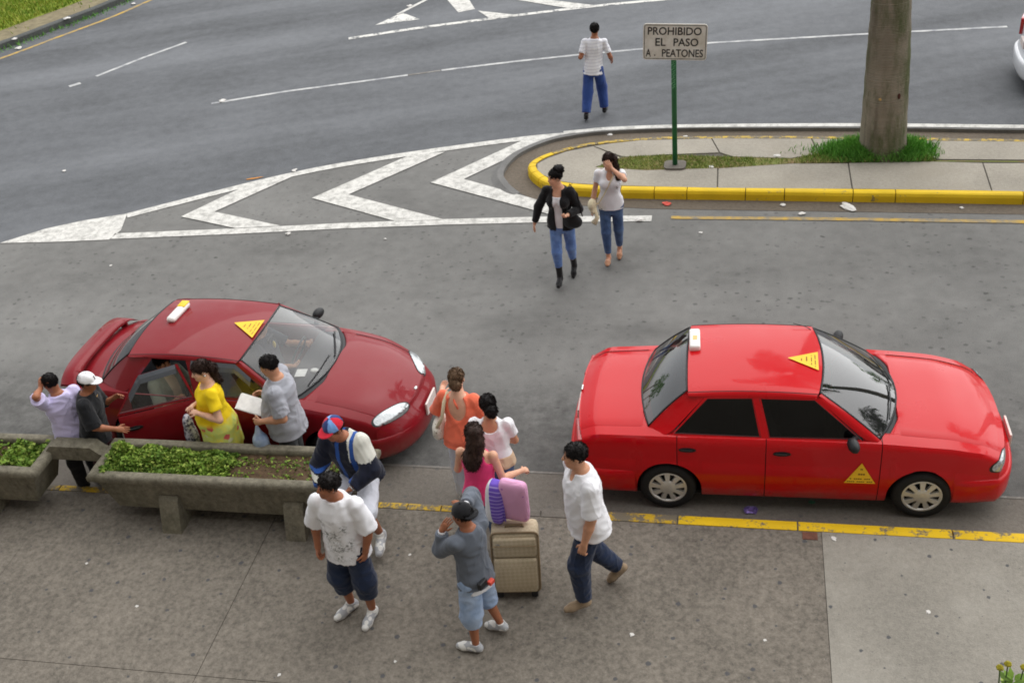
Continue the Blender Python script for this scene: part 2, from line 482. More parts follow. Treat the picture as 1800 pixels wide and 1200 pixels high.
slab([(-2.39, 16.96), (-1.86, 16.53), (-1.22, 16.6), (-.34, 16.66), (-.48, 17.2), (-1.62, 17.17), (-2.1, 17.06)], .05, .151, M_isl, island)
slab([(-.33, 16.66), (-.12, 16.5), (.77, 16.42), (1.19, 16.58), (1.1, 17.14), (-.47, 17.2)], .05, .153, M_isl, island)
slab([(1.2, 16.6), (1.73, 16.98), (2.58, 16.84), (2.7, 16.6), (2.75, 17.03), (1.11, 17.14)], .05, .151, M_isl, island)
slab([(2.72, 16.6), (2.92, 16.34), (4.4, 16.28), (4.4, 16.92), (2.76, 17.02)], .05, .152, M_isl, island)
slab([(4.41, 16.28), (12, 15.95), (12, 16.46), (4.41, 16.92)], .05, .151, M_isl, island)
bed = [(-2.25, 16.16), (-1.86, 16.52), (-1.22, 16.59), (-.12, 16.49), (.77, 16.41), (1.11, 16.54), (1.73, 16.95), (2.58, 16.82), (2.9, 16.3), (12, 15.93), (12, 15.91), (2.9, 16.26), (.77, 16.24), (-.34, 16.08), (-1.46, 16.04)]
MB().sheet(bed, .149).build('planting_bed', M_grassbed, island)

# --- grass blades (stuff)
def blades(name, n, pick, h0, h1, z, m, lean=.5, wdt=.006):
    v = np.zeros((n * 4, 3)); i = 0
    pts = [pick() for _ in range(n)]
    for k, (x, y, s) in enumerate(pts):
        a = random.uniform(0, 6.283); b = random.uniform(0, 6.283); h = random.uniform(h0, h1) * s; l = h * random.uniform(.1, lean)
        wx, wy = wdt * math.cos(a), wdt * math.sin(a); lx, ly = l * math.cos(b), l * math.sin(b)
        v[4 * k] = (x - wx, y - wy, z); v[4 * k + 1] = (x + wx, y + wy, z)
        v[4 * k + 2] = (x + wx * .3 + lx, y + wy * .3 + ly, z + h); v[4 * k + 3] = (x - wx * .3 + lx, y - wy * .3 + ly, z + h)
    me = bpy.data.meshes.new(name)
    me.vertices.add(4 * n); me.vertices.foreach_set('co', v.ravel())
    me.loops.add(4 * n); me.loops.foreach_set('vertex_index', np.arange(4 * n))
    me.polygons.add(n); me.polygons.foreach_set('loop_start', np.arange(0, 4 * n, 4)); me.polygons.foreach_set('loop_total', np.full(n, 4))
    me.update(); me.validate()
    o = link(name, me, None, m, False)
    return o
def in_poly(x, y, poly):
    c = False; j = len(poly) - 1
    for i in range(len(poly)):
        if (poly[i][1] > y) != (poly[j][1] > y) and x < (poly[j][0] - poly[i][0]) * (y - poly[i][1]) / (poly[j][1] - poly[i][1]) + poly[i][0]: c = not c
        j = i
    return c
def grass_mat(name, a, b, c):
    t = NT(name)
    col = t.mix(t.map(t.noise(1.6, 3), .35, .65), a, b)
    rnd = t.n('ShaderNodeNewGeometry').outputs['Random Per Island']
    col = t.mix(t.map(rnd, .55, 1., 0, .8), col, c)
    col = t.mix(1., col, t.map(rnd, 0, .5, .55, 1.15), 'MULTIPLY')
    t.set(col=col, rough=.7, spec=.25)
    return t.m
M_grass = grass_mat('short_grass', srgb(142, 162, 84), srgb(112, 142, 60), srgb(186, 172, 112))
M_lawn = grass_mat('lawn_grass', srgb(132, 152, 44), srgb(98, 134, 34), srgb(160, 146, 70))
M_tuft = grass_mat('lush_grass', srgb(100, 156, 64), srgb(122, 176, 78), srgb(72, 124, 52))
gpoly = bed[:9] + bed[11:]
def pick_island():
    while True:
        x, y = random.uniform(-2.25, 2.9), random.uniform(16.04, 16.95)
        if in_poly(x, y, gpoly) and (x < .2 or x > .9 or random.random() < .35): return x, y, (.6 if x < .9 else 1.)
tag(blades('island_grass', 9000, pick_island, .02, .07, .148, M_grass, .9), 'short patchy green grass in the island bed', 'grass', kind='stuff')
def pick_palm():
    while True:
        a = random.uniform(0, 6.283); r = .3 + abs(random.gauss(0, .24)); x, y = 2.14 + r * 1.25 * math.cos(a), 16.62 + r * .62 * math.sin(a)
        if y < 16.95 and y > 16.24 and x < 2.5 + .55 * random.random(): return x, y, max(.4, 1.25 - r)
tag(blades('palm_base_grass', 9000, pick_palm, .10, .24, .148, M_tuft, .9, .009), 'lush green grass tufts round the foot of the palm', 'grass', kind='stuff')

# --- verge at the far left: kerb and lawn
vk = smooth_curve([(-24, 16.5), (-20.5, 18.6), (-18.6, 20.9), (-17.2, 23.1), (-16.48, 24.58), (-15.8, 26.1), (-14.6, 30), (-14, 40)], 6)
vin = polyline_strip(vk, .16, 0)[0]
verge = empty('verge', (0, 0, 0), kind='structure')
M_vk = concrete('verge_kerb_concrete', srgb(96, 98, 96), .2)
ci = list(range(0, len(vk), 3)) + [len(vk) - 1]
for a, b in zip(ci[:-1], ci[1:]):
    if b <= a: continue
    rows = []
    for i in range(a, b + 1):
        (x0, y0), (x1, y1) = vk[i], vin[i]
        rows.append([(x0, y0, -.02), (x0, y0, .13), (x0 + .2 * (x1 - x0), y0 + .2 * (y1 - y0), .15), (x1, y1, .152), (x1, y1, 0)])
    mb = MB().grid(rows, True); k = 5
    mb.f.append(tuple(range(k))[::-1]); mb.f.append(tuple(range((b - a) * k, (b - a + 1) * k)))
    mb.build('kerb_stone', M_vk, verge)
dirt_in = polyline_strip(vk, .95, 0)[0]
M_dirt = mat('verge_dirt', srgb(128, 118, 92), .95, .22, 6, .5, 30)
MB().sheet(vin + [(-14.2, 60), (-200, 60), (-200, 16.5)], .145).build('soil_bed', M_dirt, verge)
MB().sheet(dirt_in + [(-15, 60), (-200, 60), (-200, 17)], .149).build('turf', mat('turf', srgb(128, 142, 46), .95, .28, 5, .6, 60), verge)
def pick_lawn():
    while True:
        x, y = random.uniform(-22.5, -15.6), random.uniform(21.5, 29.5)
        if in_poly(x, y, dirt_in + [(-15, 60), (-60, 60), (-60, 17)]) or random.random() < .015 and in_poly(x, y, vin + [(-15, 60), (-60, 60), (-60, 17)]): return x, y, 1.
tag(blades('lawn_grass', 26000, pick_lawn, .03, .10, .148, M_lawn, .9, .012), 'bright green lawn beyond the far kerb', 'grass', kind='stuff')
def pick_weed():
    i = random.randrange(8, 34); x, y = vk[i]; return x + random.gauss(.06, .07), y + random.gauss(-.02, .16), random.uniform(.3, 1)
tag(blades('gutter_weeds', 900, pick_weed, .03, .12, .004, M_tuft, 1., .010), 'dark weeds growing along the far kerb', 'weeds', kind='stuff')

# --- near sidewalk: kerb stones and slabs
walk = empty('sidewalk', (0, 0, 0), kind='structure')
MB().prism([(-60, -20), (60, -20), (60, 8.2), (-60, 8.2)], -.05, .132).build('sidewalk_base', M_joint, walk)
kx = [-60, -30, -18, -13.5, -10.2, -8.75, -7.3, -5.85, -4.4, -3.62, -3.3, -2.94, -2.5, -1.9, -1.5, -.53, .62, 2.04, 3.5, 5, 7, 12, 60]
for a, b in zip(kx[:-1], kx[1:]):
    m = M_ykerb2 if a > -1 else M_ykerb3
    if -2.6 < a < -1.6: m = M_gut
    y0 = 8.14; y1 = 8.285 if a > -2 else 8.25
    rows = [[(x, y, z) for y, z in ((y0, .05), (y0, .142), (y0 + .06, .147), (y1 - .03, .143), (y1 - .005, .122), (y1, -.03))] for x in (a + .008, (a + b) / 2, b - .008)]
    mb = MB().grid(rows, True); mb.f.append((0, 1, 2, 3, 4, 5)[::-1]); mb.f.append((12, 13, 14, 15, 16, 17))
    mb.build('kerb_stone', m, walk)
def wslab(x0, x1, y0, y1, m, dz=0.):
    g = .003
    MB().prism([(x0 + g, y0 + g), (x1 - g, y0 + g), (x1 - g, y1 - g), (x0 + g, y1 - g)], .05, .14 + dz).build('paving_slab', m, walk)
ys = [-20, 2.2, 5.87, 8.135]
for j in range(3):
    xs = [-60, -20, -12.4, -9.85, -7.24, -4.66, -1.93, .84, 3.6, 6.4, 12, 60] if j else [-60, 60]
    for i in range(len(xs) - 1):
        if xs[i] == -4.66 and j:                       # the joint that does not show: one wide pour
            wslab(xs[i], .84, ys[j], ys[j + 1], M_walk); continue
        if xs[i] == -1.93 and j: continue
        if xs[i] >= .84 and j:
            if xs[i] == .84 and j == 1: wslab(.84, 12, 2.3, 8.135, M_walk2, .003)
            continue
        wslab(xs[i], xs[i + 1], ys[j], ys[j + 1], M_walk, random.uniform(-.002, .002))
wslab(12, 60, 2.2, 8.135, M_walk); wslab(.84, 12, 2.2, 2.3, M_walk)
# gutter pan along the near kerb
tag(MB().sheet([(-60, 8.2), (60, 8.2), (60, 8.92), (2.6, 8.9), (-3, 8.96), (-60, 8.96)], .0045).build('gutter_pan', M_gut), kind='structure')
line([(-6, 8.96), (-3.76, 8.965), (-3, 8.965), (0, 8.94), (2.5, 8.91), (4, 8.9)], .03, M_faint)
# rusty drain cover set in the walk beside the kerb
o = MB().box((.66, 8.02, .138), (.8, 8.12, .1465)).build('drain_cover', mat('rust', srgb(104, 66, 52), .8, .3, 30))
tag(o, 'small rusty square drain cover in the sidewalk beside the yellow kerb', 'drain cover')

# --- unseen building added behind the camera, tall and close to shade the near side
shade_bld = empty('building', (0, -9.2, 0), 0, 'concrete building added behind the viewpoint for shade, outside the frame', 'building')
M_wall = concrete('facade_concrete', srgb(150, 144, 134), .12)
M_pane = mat('facade_glass', srgb(36, 42, 46), .1, .1, 3, coat=.5)
MB().box((-26, -7, 0), (26, 8.2, 6.2)).build('lower_wall', M_wall, shade_bld)
MB().box((-26, -7, 6.2), (26, 8.0, 21.5)).build('upper_wall', M_wall, shade_bld)
for k in range(13):
    for z in (9.2, 12.6, 16.0):
        w_ = MB().box((-25 + 4 * k, 7.98, z), (-22.4 + 4 * k, 8.03, z + 1.7)).build('window', M_pane, shade_bld)
        MB().box((-25.1 + 4 * k, 8.0, z - .1), (-22.3 + 4 * k, 8.15, z - .002)).build('window_sill', M_wall, w_)
MB().box((-26.3, -7.3, 21.5), (26.3, 8.4, 21.8)).build('roof', M_wall, shade_bld)

# --- street trees beyond the far carriageway (above the frame, mirrored in the car glass)
def leafy_tree(x, y, H_, W_, label):
    root = empty('street_tree', (x, y, .1), 0, label, 'tree', 'trees beyond the far carriageway')
    mb = MB().tube([(0, 0, 0), (.1, 0, H_ * .25), (-.05, .1, H_ * .5), (0, 0, H_ * .8)], [.28, .22, .15, .05], 8)
    for k in range(7):
        a = 2.4 * k; z = H_ * (.32 + .06 * k); mb.tube([(0, 0, z), (math.cos(a) * W_ * .3, math.sin(a) * W_ * .3, z + H_ * .14), (math.cos(a) * W_ * .62, math.sin(a) * W_ * .62, z + H_ * .2)], [.1, .06, .02], 6)
    mb.build('trunk', mat('tree_bark', srgb(96, 82, 66), .9, .3, 6, .5, 20), root, True)
    cl = [(random.gauss(0, W_ * .42), random.gauss(0, W_ * .42), H_ * random.uniform(.45, .98), random.uniform(.5, 1.1)) for _ in range(34)]
    n = 2600; V = np.zeros((4 * n, 3))
    for k in range(n):
        c = random.choice(cl); p_ = Vector((c[0] + random.gauss(0, .42) * c[3], c[1] + random.gauss(0, .42) * c[3], c[2] + random.gauss(0, .36) * c[3])); d = Vector((random.gauss(0, 1), random.gauss(0, 1), random.gauss(0, .7))).normalized(); e = d.orthogonal().normalized(); q = random.uniform(.10, .2)
        for i_, w_ in enumerate((p_ - d * q, p_ + e * q * .5, p_ + d * q, p_ - e * q * .5)): V[4 * k + i_] = w_
    obj('crown', V.tolist(), [(4 * k, 4 * k + 1, 4 * k + 2, 4 * k + 3) for k in range(n)], M_tuft, root)
leafy_tree(-27, 36, 9, 3.6, 'broad leafy tree beyond the road, left of the group')
leafy_tree(-38, 42, 10, 4., 'broad leafy tree farthest to the left')
leafy_tree(-16, 46, 9.5, 3.8, 'leafy tree beyond the road near the middle')
leafy_tree(24, 44, 9, 3.6, 'leafy tree beyond the road to the right')
# ================================================================== PLANTERS
def make_planter(label):
    root = empty('concrete_planter', (-5.015, 7.995, .14), 0, label, 'planter', 'concrete planters along the kerb')
    hx, hy = 1.485, .315
    # trough: four sloping walls, ring by ring (outer bottom, outer top, then inside)
    def ring(a, b, z): return [(-a, -b, z), (a, -b, z), (a, b, z), (-a, b, z)]
    R_ = [ring(hx - .19, hy - .10, .17), ring(hx - .055, hy - .045, .575), ring(hx - .085, hy - .085, .575), ring(hx - .12, hy - .11, .46)]
    v = [p for r in R_ for p in r]; f = [(3, 2, 1, 0), (12, 13, 14, 15)]
    for i in range(3):
        for k in range(4): f.append((4 * i + k, 4 * i + (k + 1) % 4, 4 * i + 4 + (k + 1) % 4, 4 * i + 4 + k))
    obj('trough', v, f, M_plant, root)
    # rounded rim: a swept ring
    prof = [(0, .577), (-.004, .60), (-.004, .635), (.010, .655), (.03, .662), (.09, .661), (.103, .65), (.106, .60), (.10, .577)]
    rows = []
    corners = []
    for sx, sy in ((-1, -1), (1, -1), (1, 1), (-1, 1)): corners.append((sx, sy))
    path = []
    for i in range(4):
        a, b = corners[i], corners[(i + 1) % 4]
        for k in range(10): path.append((a[0] + (b[0] - a[0]) * k / 10, a[1] + (b[1] - a[1]) * k / 10))
    path.append(path[0])
    for (a, b) in path:
        ja = random.uniform(-.003, .003)
        rows.append([(a * (hx - u * (1 if abs(a) > .999 else 1)), b * (hy - u), z + ja) for u, z in prof])
    MB().grid(rows).build('rim', M_plant, root, True)
    for x in (-.66, .70):
        poly = [(-.41, 0), (.41, 0), (.40, .05), (.30, .36), (.26, .39), (-.26, .39), (-.30, .36), (-.40, .05)]
        Mx = Matrix(((0, 0, 1, x), (1, 0, 0, 0), (0, 1, 0, 0), (0, 0, 0, 1)))
        MB().prism(poly, -.105, .105, Mx).build('leg', M_plant, root)
    # soil with bumps
    rows = []
    for i in range(41):
        x = -1.375 + 2.75 * i / 40
        rows.append([(x, -.215 + .43 * k / 8, .575 + random.uniform(-.018, .018) + .02 * math.sin(3 * x)) for k in range(9)])
    MB().grid(rows, True).build('soil', M_soil, root, True)
    return root
def copy_tree(o, parent=None):
    c = o.copy(); COL.objects.link(c)
    if parent is not None: c.parent = parent
    for ch in list(o.children): copy_tree(ch, c)
    return c
pl1 = make_planter('long mossy concrete planter on two legs, red-capped person sitting on its rim')
pl2 = copy_tree(pl1); pl2.location.x -= 3.56; pl2['label'] = 'concrete planter cut off by the left edge of the photo'

# link beam between the planters
bpoly = [(-7.30, .70), (-7.12, .80), (-7.05, .875), (-6.58, .875), (-6.50, .80), (-6.35, .72), (-6.55, .70), (-7.05, .70)]
Mb = Matrix(((1, 0, 0, 0), (0, 0, -1, 8.02), (0, 1, 0, 0), (0, 0, 0, 1)))
o = MB().prism([(x - .03, z) for x, z in bpoly], -.16, 0, Mb).build('concrete_beam', M_plant)
tag(o, 'short concrete beam bridging the gap between the two planters', 'beam')

M_leaf = grass_mat('planter_leaves', srgb(112, 142, 50), srgb(78, 112, 40), srgb(160, 172, 84))
def leaf_cluster(name, n, pick, size, m, flat=.55):
    """small folded leaves with random tilt, many in one object"""
    V = np.zeros((n * 4, 3))
    for k in range(n):
        x, y, z = pick(); s = size * random.uniform(.45, 1.5)
        d = Vector((random.gauss(0, 1), random.gauss(0, 1), random.gauss(.2, flat))).normalized(); e = d.orthogonal().normalized()
        e.rotate(Matrix.Rotation(random.uniform(0, 6.28), 3, d))
        p = Vector((x, y, z))
        for q, w in enumerate((p - d * s, p + e * s * .55, p + d * s, p - e * s * .55)): V[4 * k + q] = w
    me = bpy.data.meshes.new(name)
    me.vertices.add(4 * n); me.vertices.foreach_set('co', V.ravel())
    me.loops.add(4 * n); me.loops.foreach_set('vertex_index', np.arange(4 * n))
    me.polygons.add(n); me.polygons.foreach_set('loop_start', np.arange(0, 4 * n, 4)); me.polygons.foreach_set('loop_total', np.full(n, 4))
    me.update(); me.validate()
    return link(name, me, None, m, False)
def pick_pl():
    while True:
        u = random.random() ** 1.15
        x = -6.38 + u * 1.35; y = 7.99 + random.uniform(-.25, .25)
        top = .33 * (1 - .6 * u) * (1 - abs(y - 7.99) / .34) * (.25 + .75 * abs(math.sin(9 * x + 6 * y) * math.sin(13 * y - 5 * x + 1)) ** .7)
        if random.random() < .25 and u > .6: continue
        return x, y, .70 + random.random() ** .5 * (top + .02)
tag(leaf_cluster('ground_cover', 9000, pick_pl, .021, M_leaf), 'dense leafy green ground cover at the left of the long planter', 'plants', kind='stuff')
def pick_pl2():
    x = -5.0 + random.choice((.05, .5, .62, 1.1, .2, .9)) + random.gauss(0, .10); return x, 7.99 + random.choice((-.12, .1, .05)) + random.gauss(0, .05), .715 + abs(random.gauss(0, .022))
tag(leaf_cluster('soil_weeds', 900, pick_pl2, .018, M_leaf), 'sparse small weeds on the bare soil of the long planter', 'weeds', kind='stuff')
def pick_pl3():
    x = -7.2 - abs(random.gauss(0, .35)) ; return x, 7.99 + random.uniform(-.2, .2), .70 + random.random() * .10 * (.4 + math.sin(9 * x) ** 2)
tag(leaf_cluster('planter_shrubs', 1800, pick_pl3, .026, M_leaf), 'low green plants in the planter at the left edge', 'plants', kind='stuff')

# ================================================================== SIGN
M_green = mat('green_post_paint', srgb(34, 104, 62), .45, .18, 9, .1)
M_board = NT('sign_board_paint')
t = M_board
t.set(col=t.mix(t.map(t.noise(5, 5, .65), .42, .75), srgb(226, 222, 212), srgb(190, 182, 164)), rough=.6)
M_board = t.m
M_black = mat('black_lettering', srgb(44, 44, 42), .7, .3, 30)
sg = empty('pedestrian_sign', (-1.01, 16.17, .15), 0, 'white rectangular no-pedestrians sign on a green post in the island bed', 'sign')
def rrect(w, h, r, n=5):
    out = []
    for cx, cy, a0 in ((w / 2 - r, h / 2 - r, 0), (-w / 2 + r, h / 2 - r, 90), (-w / 2 + r, -h / 2 + r, 180), (w / 2 - r, -h / 2 + r, 270)):
        for k in range(n + 1):
            a = R(a0 + 90 * k / n); out.append((cx + r * math.cos(a), cy + r * math.sin(a)))
    return out
MB().tube([(0, 0, 0), (0, 0, 1.9), (.01, 0, 2.2)], .040, 14).build('post', M_green, sg, True)
MB().prism(rrect(.34, .3, .08), -.02, .035).build('footing', M_gut, sg)
SM = Matrix.Translation((.025, -.055, 2.02)) @ Matrix.Rotation(R(2.6), 4, 'Y') @ Matrix.Rotation(R(90), 4, 'X')
bd = MB().prism(rrect(.93, .54, .045), -.012, .006, SM).build('sign_board', M_board, sg)
o1 = rrect(.90, .51, .035); o2 = rrect(.885, .495, .028)
n1 = len(o1)
mb = MB(); mb.add([(x, y, .0085) for x, y in o1] + [(x, y, .0085) for x, y in o2], [(i, (i + 1) % n1, (i + 1) % n1 + n1, i + n1) for i in range(n1)], SM)
mb.build('border_line', M_black, bd)
def text_mesh(name, s, width, height, M, m, parent, weight=.0, space=1.0):
    cu = bpy.data.curves.new(name, 'FONT'); cu.body = s; cu.offset = weight; cu.space_character = space; cu.resolution_u = 3
    to = bpy.data.objects.new('tmp_text', cu); COL.objects.link(to)
    dg = bpy.context.evaluated_depsgraph_get(); ev = to.evaluated_get(dg)
    me = bpy.data.meshes.new_from_object(ev)
    bpy.data.objects.remove(to)
    co = np.array([q.co[:] for q in me.vertices]); lo = co.min(0); hi = co.max(0)
    co[:, 0] = (co[:, 0] - (lo[0] + hi[0]) / 2) * (width / (hi[0] - lo[0])); co[:, 1] = (co[:, 1] - (lo[1] + hi[1]) / 2) * (height / (hi[1] - lo[1])); co[:, 2] = 0
    for q, c in zip(me.vertices, co): q.co = M @ Vector(c)
    return link(name, me, parent, m, False)
for s, w, x, y in (('PROHIBIDO', .78, -.01, .165), ('EL', .15, -.21, .0), ('PASO', .36, .16, .0), ('A', .075, -.385, -.165), ('.', .02, -.29, -.20), ('PEATONES', .60, .115, -.165)):
    text_mesh('lettering', s, w, .118 if s != '.' else .02, SM @ Matrix.Translation((x, y, .0095)), M_black, bd, .012)
# small rust marks and pale scribble on the post
M_scr = mat('pale_green_scribble', srgb(128, 190, 140), .6, .2)
for k in range(6):
    z = 1.30 + .072 * k; a = random.uniform(-.018, .0)
    MB().tube([(-.022 + a, -.0405, z), (.012, -.0415, z + .03), (-.012, -.0415, z + .045), (.022, -.0405, z + .07)], .0042, 6).build('scribble', M_scr, sg)

# ================================================================== PALM
t = NT('ringed_palm_bark')
zz = t.xyz()[2]
wv = t.n('ShaderNodeTexWave', Vector=t.mapping((0, 0, 1)), Scale=14., Distortion=3.5)
wv.bands_direction = 'Z'; wv.inputs['Detail'].default_value = 3; wv.inputs['Detail Scale'].default_value = 2.0
base = t.mix(t.map(t.noise(2.2, 5, .65, co=t.mapping((1, 1, .5))), .35, .65), srgb(164, 154, 138), srgb(128, 120, 104))
base = t.mix(t.map(wv.outputs['Fac'], .0, .35, .45, 0), base, srgb(96, 86, 72))
moss = t.math('MULTIPLY', t.map(t.noise(1.9, 6, .7, co=t.mapping((1.4, 1.4, .45), loc=(3, 0, 0))), .42, .58), .9)
base = t.mix(moss, base, srgb(88, 96, 62))
dk = t.map(t.noise(1.1, 4, .6, co=t.mapping((2.2, 2.2, .28), loc=(0, 4, 0))), .52, .66, 0, .7)
base = t.mix(dk, base, srgb(74, 66, 54))
t.set(col=base, rough=.9, spec=.2)
t.bump(t.math('ADD', t.math('MULTIPLY', wv.outputs['Fac'], .7), t.noise(28, 4)), .7, .02)
M_bark = t.m
palm = empty('royal_palm', (2.15, 16.62, .14), 0, 'thick ringed palm trunk rising out of a grass tuft on the island', 'palm tree')
prof = []
PH = 6.6
for i in range(130):
    z = PH * i / 129
    r = np.interp(z, [0, .12, .5, 1.5, 2.4, 3.5, 5, PH], [.385, .352, .335, .312, .275, .27, .25, .19])
    prof.append((r + .0018 * math.sin(z * 62) + .003 * math.sin(z * 17), z))
mb = MB().lathe(prof, 40)
for i, p in enumerate(mb.v):
    a = math.atan2(p[1], p[0]); s = 1 + .018 * math.sin(3 * a + 1.3 * p[2]) + .012 * math.sin(5 * a - 2 * p[2]); mb.v[i] = (p[0] * s, p[1] * s, p[2])
mb.build('trunk', M_bark, palm, True)
mb = MB()
MB().ell((.16, -.277, 1.02), (.022, .014, .045)).build('bark_scar', mat('scar', srgb(78, 44, 36), .9), palm, True)
MB().ell((-.10, -.306, 1.0), (.03, .012, .025)).build('bark_patch', mat('bark_patch', srgb(196, 160, 104), .9), palm, True)
M_shaft = mat('crownshaft', srgb(98, 140, 66), .5, .2, 3)
M_frond = grass_mat('palm_frond', srgb(62, 98, 42), srgb(48, 82, 36), srgb(92, 118, 56))
palm.rotation_euler = (0, R(-2.2), 0)
crown = MB().lathe([(.19, PH - .05), (.21, PH + .3), (.17, PH + .9), (.09, PH + 1.4), (.02, PH + 1.6)], 16).build('crown', M_shaft, palm, True)
def frond_mesh(seed):
    rd = random.Random(seed); mb = MB(); L = rd.uniform(2.5, 3.0); pts = []
    el = rd.uniform(.1, 1.25)
    p = Vector((0, 0, 0)); a = el
    for i in range(15):
        pts.append(p.copy()); p = p + Vector((math.cos(a), 0, math.sin(a))) * (L / 14); a -= .11 + .05 * rd.random()
    mb.tube(pts, [.035 - .0022 * i for i in range(15)], 5)
    for s in (-1, 1):
        for i in range(46):
            tt = .12 + .88 * i / 46; q = tt * 14; k = min(13, int(q)); c = pts[k].lerp(pts[k + 1], q - k); d = (pts[k + 1] - pts[k]).normalized()
            ln = .62 * math.sin(math.pi * (tt * .85 + .1)) ** .6 * rd.uniform(.8, 1.1)
            sd = Vector((0, s, 0)); up = d.cross(sd) * s
            out = (sd * .85 + d * .5 + Vector((0, 0, rd.uniform(-.45, .45)))).normalized()
            tip = c + out * ln + Vector((0, 0, -.22 * ln)); mid = c + out * ln * .5
            wv_ = d * .022
            mb.add([c - wv_, c + wv_, mid + wv_ * 1.1, tip, mid - wv_ * 1.1], [(0, 1, 2, 4), (4, 2, 3)])
    me = bpy.data.meshes.new('frond'); me.from_pydata([tuple(q) for q in mb.v], [], mb.f); me.materials.append(M_frond); return me
fm = [frond_mesh(s) for s in range(5)]
for k in range(17):
    o = bpy.data.objects.new('frond', fm[k % 5]); COL.objects.link(o); o.parent = crown
    o.location = (0, 0, PH + 1.35 + .02 * k); o.rotation_euler = (0, R(random.uniform(-14, 18)), 2.39996 * k)

for k_, (px_, py_, rz_) in enumerate(((8.2, 16.1, 1.1), (14.6, 15.7, 2.3))):
    c_ = copy_tree(palm); c_.location = (px_, py_, .14); c_.rotation_euler.z = rz_; c_['label'] = ('next palm along the island, right of the frame', 'farthest palm along the island, right of the frame')[k_]; c_['group'] = 'palms along the island'
palm['group'] = 'palms along the island'

# ================================================================== LITTER and small plants
M_paper = mat('paper_scrap', srgb(214, 211, 206), .8, .1, 20)
M_redp = mat('red_wrapper', srgb(214, 78, 62), .5, .2, 40)
M_foil = mat('purple_foil', srgb(108, 88, 150), .35, .7, 45, metal=.3)
M_orange = mat('dry_leaf', srgb(206, 140, 66), .8, .2, 12)
M_brownp = mat('brown_scrap', srgb(170, 132, 92), .8, .2, 12)
M_greenp = mat('green_wrapper', srgb(60, 120, 92), .5, .2, 12)
def scrap(name, x, y, z, s, m, label, cat, group=None, flat=.28, lx=1.):
    bm = bmesh.new(); bmesh.ops.create_icosphere(bm, subdivisions=2, radius=1)
    rd = random.Random(int(x * 977 + y * 131))
    a = rd.uniform(0, 6.28)
    for q in bm.verts:
        k = 1 + rd.uniform(-.42, .3); X, Y = q.co.x * s * lx * k, q.co.y * s * k
        q.co = Vector((X * math.cos(a) - Y * math.sin(a), X * math.sin(a) + Y * math.cos(a), max(-.5, q.co.z) * s * flat * k + s * flat * .5))
    s_=.72; me = bpy.data.meshes.new(name); bm.transform(Matrix.Scale(s_, 4)); bm.to_mesh(me); bm.free()
    o = link(name, me, None, m, False); o.location = (x, y, z); tag(o, label, cat, group)
    return o
G1 = 'scraps of white litter'
for x, y, z, s, l, lab in (
    (-11.89, 16.47, .012, .05, 1, 'white scrap far left on the carriageway above the chevron tip'), (-7.49, 16.42, .012, .07, 1, 'white scrap on the upper chevron line right of the dry leaf'),
    (-10.13, 19.6, .012, .09, 1, 'white scrap at the left end of the long thin lane line'), (-6.8, 14.2, .012, .06, 1, 'white scrap just below the lower chevron line'),
    (-7.71, 25.19, .012, .09, 1, 'white scrap near the painted triangle at the top edge'), (-5.2, 14.05, .012, .03, 1, 'tiny white scrap below the second chevron'),
    (-.54, 14.28, .005, .04, 1, 'white scrap on the asphalt right of the two crossing women'), (-9.3, 13.2, .005, .03, 1, 'tiny white scrap on the asphalt below the chevron tip'),
    (1.54, 15.05, .012, .10, 1.8, 'largest white paper scrap in the gutter, right of the palm joint'), (.62, 15.12, .012, .05, 1, 'round white scrap in the gutter below the yellow kerb'),
    (.89, 14.85, .012, .05, 1.4, 'white scrap just above the faded yellow line'), (-1.44, 14.66, .012, .08, 1.2, 'torn white scrap at the right end of the lower white line'),
    (-2.75, 15.35, .012, .07, 1.8, 'white scrap below the nose of the island kerb'), (3.1, 15.02, .012, .04, 1, 'small white scrap in the gutter at the right edge'),
    (-2.21, 17.72, .008, .06, 1, 'white scrap in the gutter behind the island nose'), (-.92, 17.58, .008, .06, 1, 'white scrap behind the sign post in the far gutter'),
    (.55, 16.5, .152, .07, 1, 'white scrap on the island left of the palm grass'), (-.45, 16.12, .152, .06, 1, 'white scrap on the grass right of the sign post'),
    (-5.6, 6.6, .142, .022, 1, 'tiny white scrap on the sidewalk below the long planter'), (-3.9, 5.95, .142, .025, 1, 'tiny white scrap on the sidewalk near the bottom edge'),
    (-6.4, 7.1, .142, .02, 1, 'tiny white scrap on the sidewalk left of the planter leg'), (-.85, 6.7, .142, .03, 1, 'white scrap on the sidewalk below the man in the polo'),
    (-2.9, 6.2, .142, .02, 1, 'tiny white scrap left of the grey sweatshirt person'), (1.7, 7.2, .144, .03, 1, 'pale scrap on the smooth slab at the right'),
    (.3, 6.75, .142, .018, 1, 'tiny white scrap left of the long slab joint'), (-3.1, 7.5, .142, .022, 1, 'tiny scrap between the planter and the luggage'), (.95, 8.05, .144, .03, 1.4, 'white scrap beside the rusty drain cover'),
    (-16.95, 23.35, .16, .09, 1, 'white litter on the verge kerb at the far left'), (-16.35, 24.75, .16, .11, 1, 'largest white litter on the verge kerb, upper left'),
    (-16.75, 23.1, .02, .10, 1, 'white litter in the weeds below the verge kerb'), (-15.3, 26.2, .02, .08, 1, 'white litter by the verge kerb at the top edge')):
    scrap('paper_scrap', x, y, z, s, M_paper, lab, 'litter', G1, lx=l)
scrap('red_wrapper', -1.08, 15.16, .01, .07, M_redp, 'red and white wrapper below the yellow island kerb', 'litter', None, .4, 1.3)
scrap('foil_wrapper', .18, 8.52, .006, .075, M_foil, 'crumpled purple foil wrapper in the gutter beside the red taxi', 'litter', None, .6, 1.3)
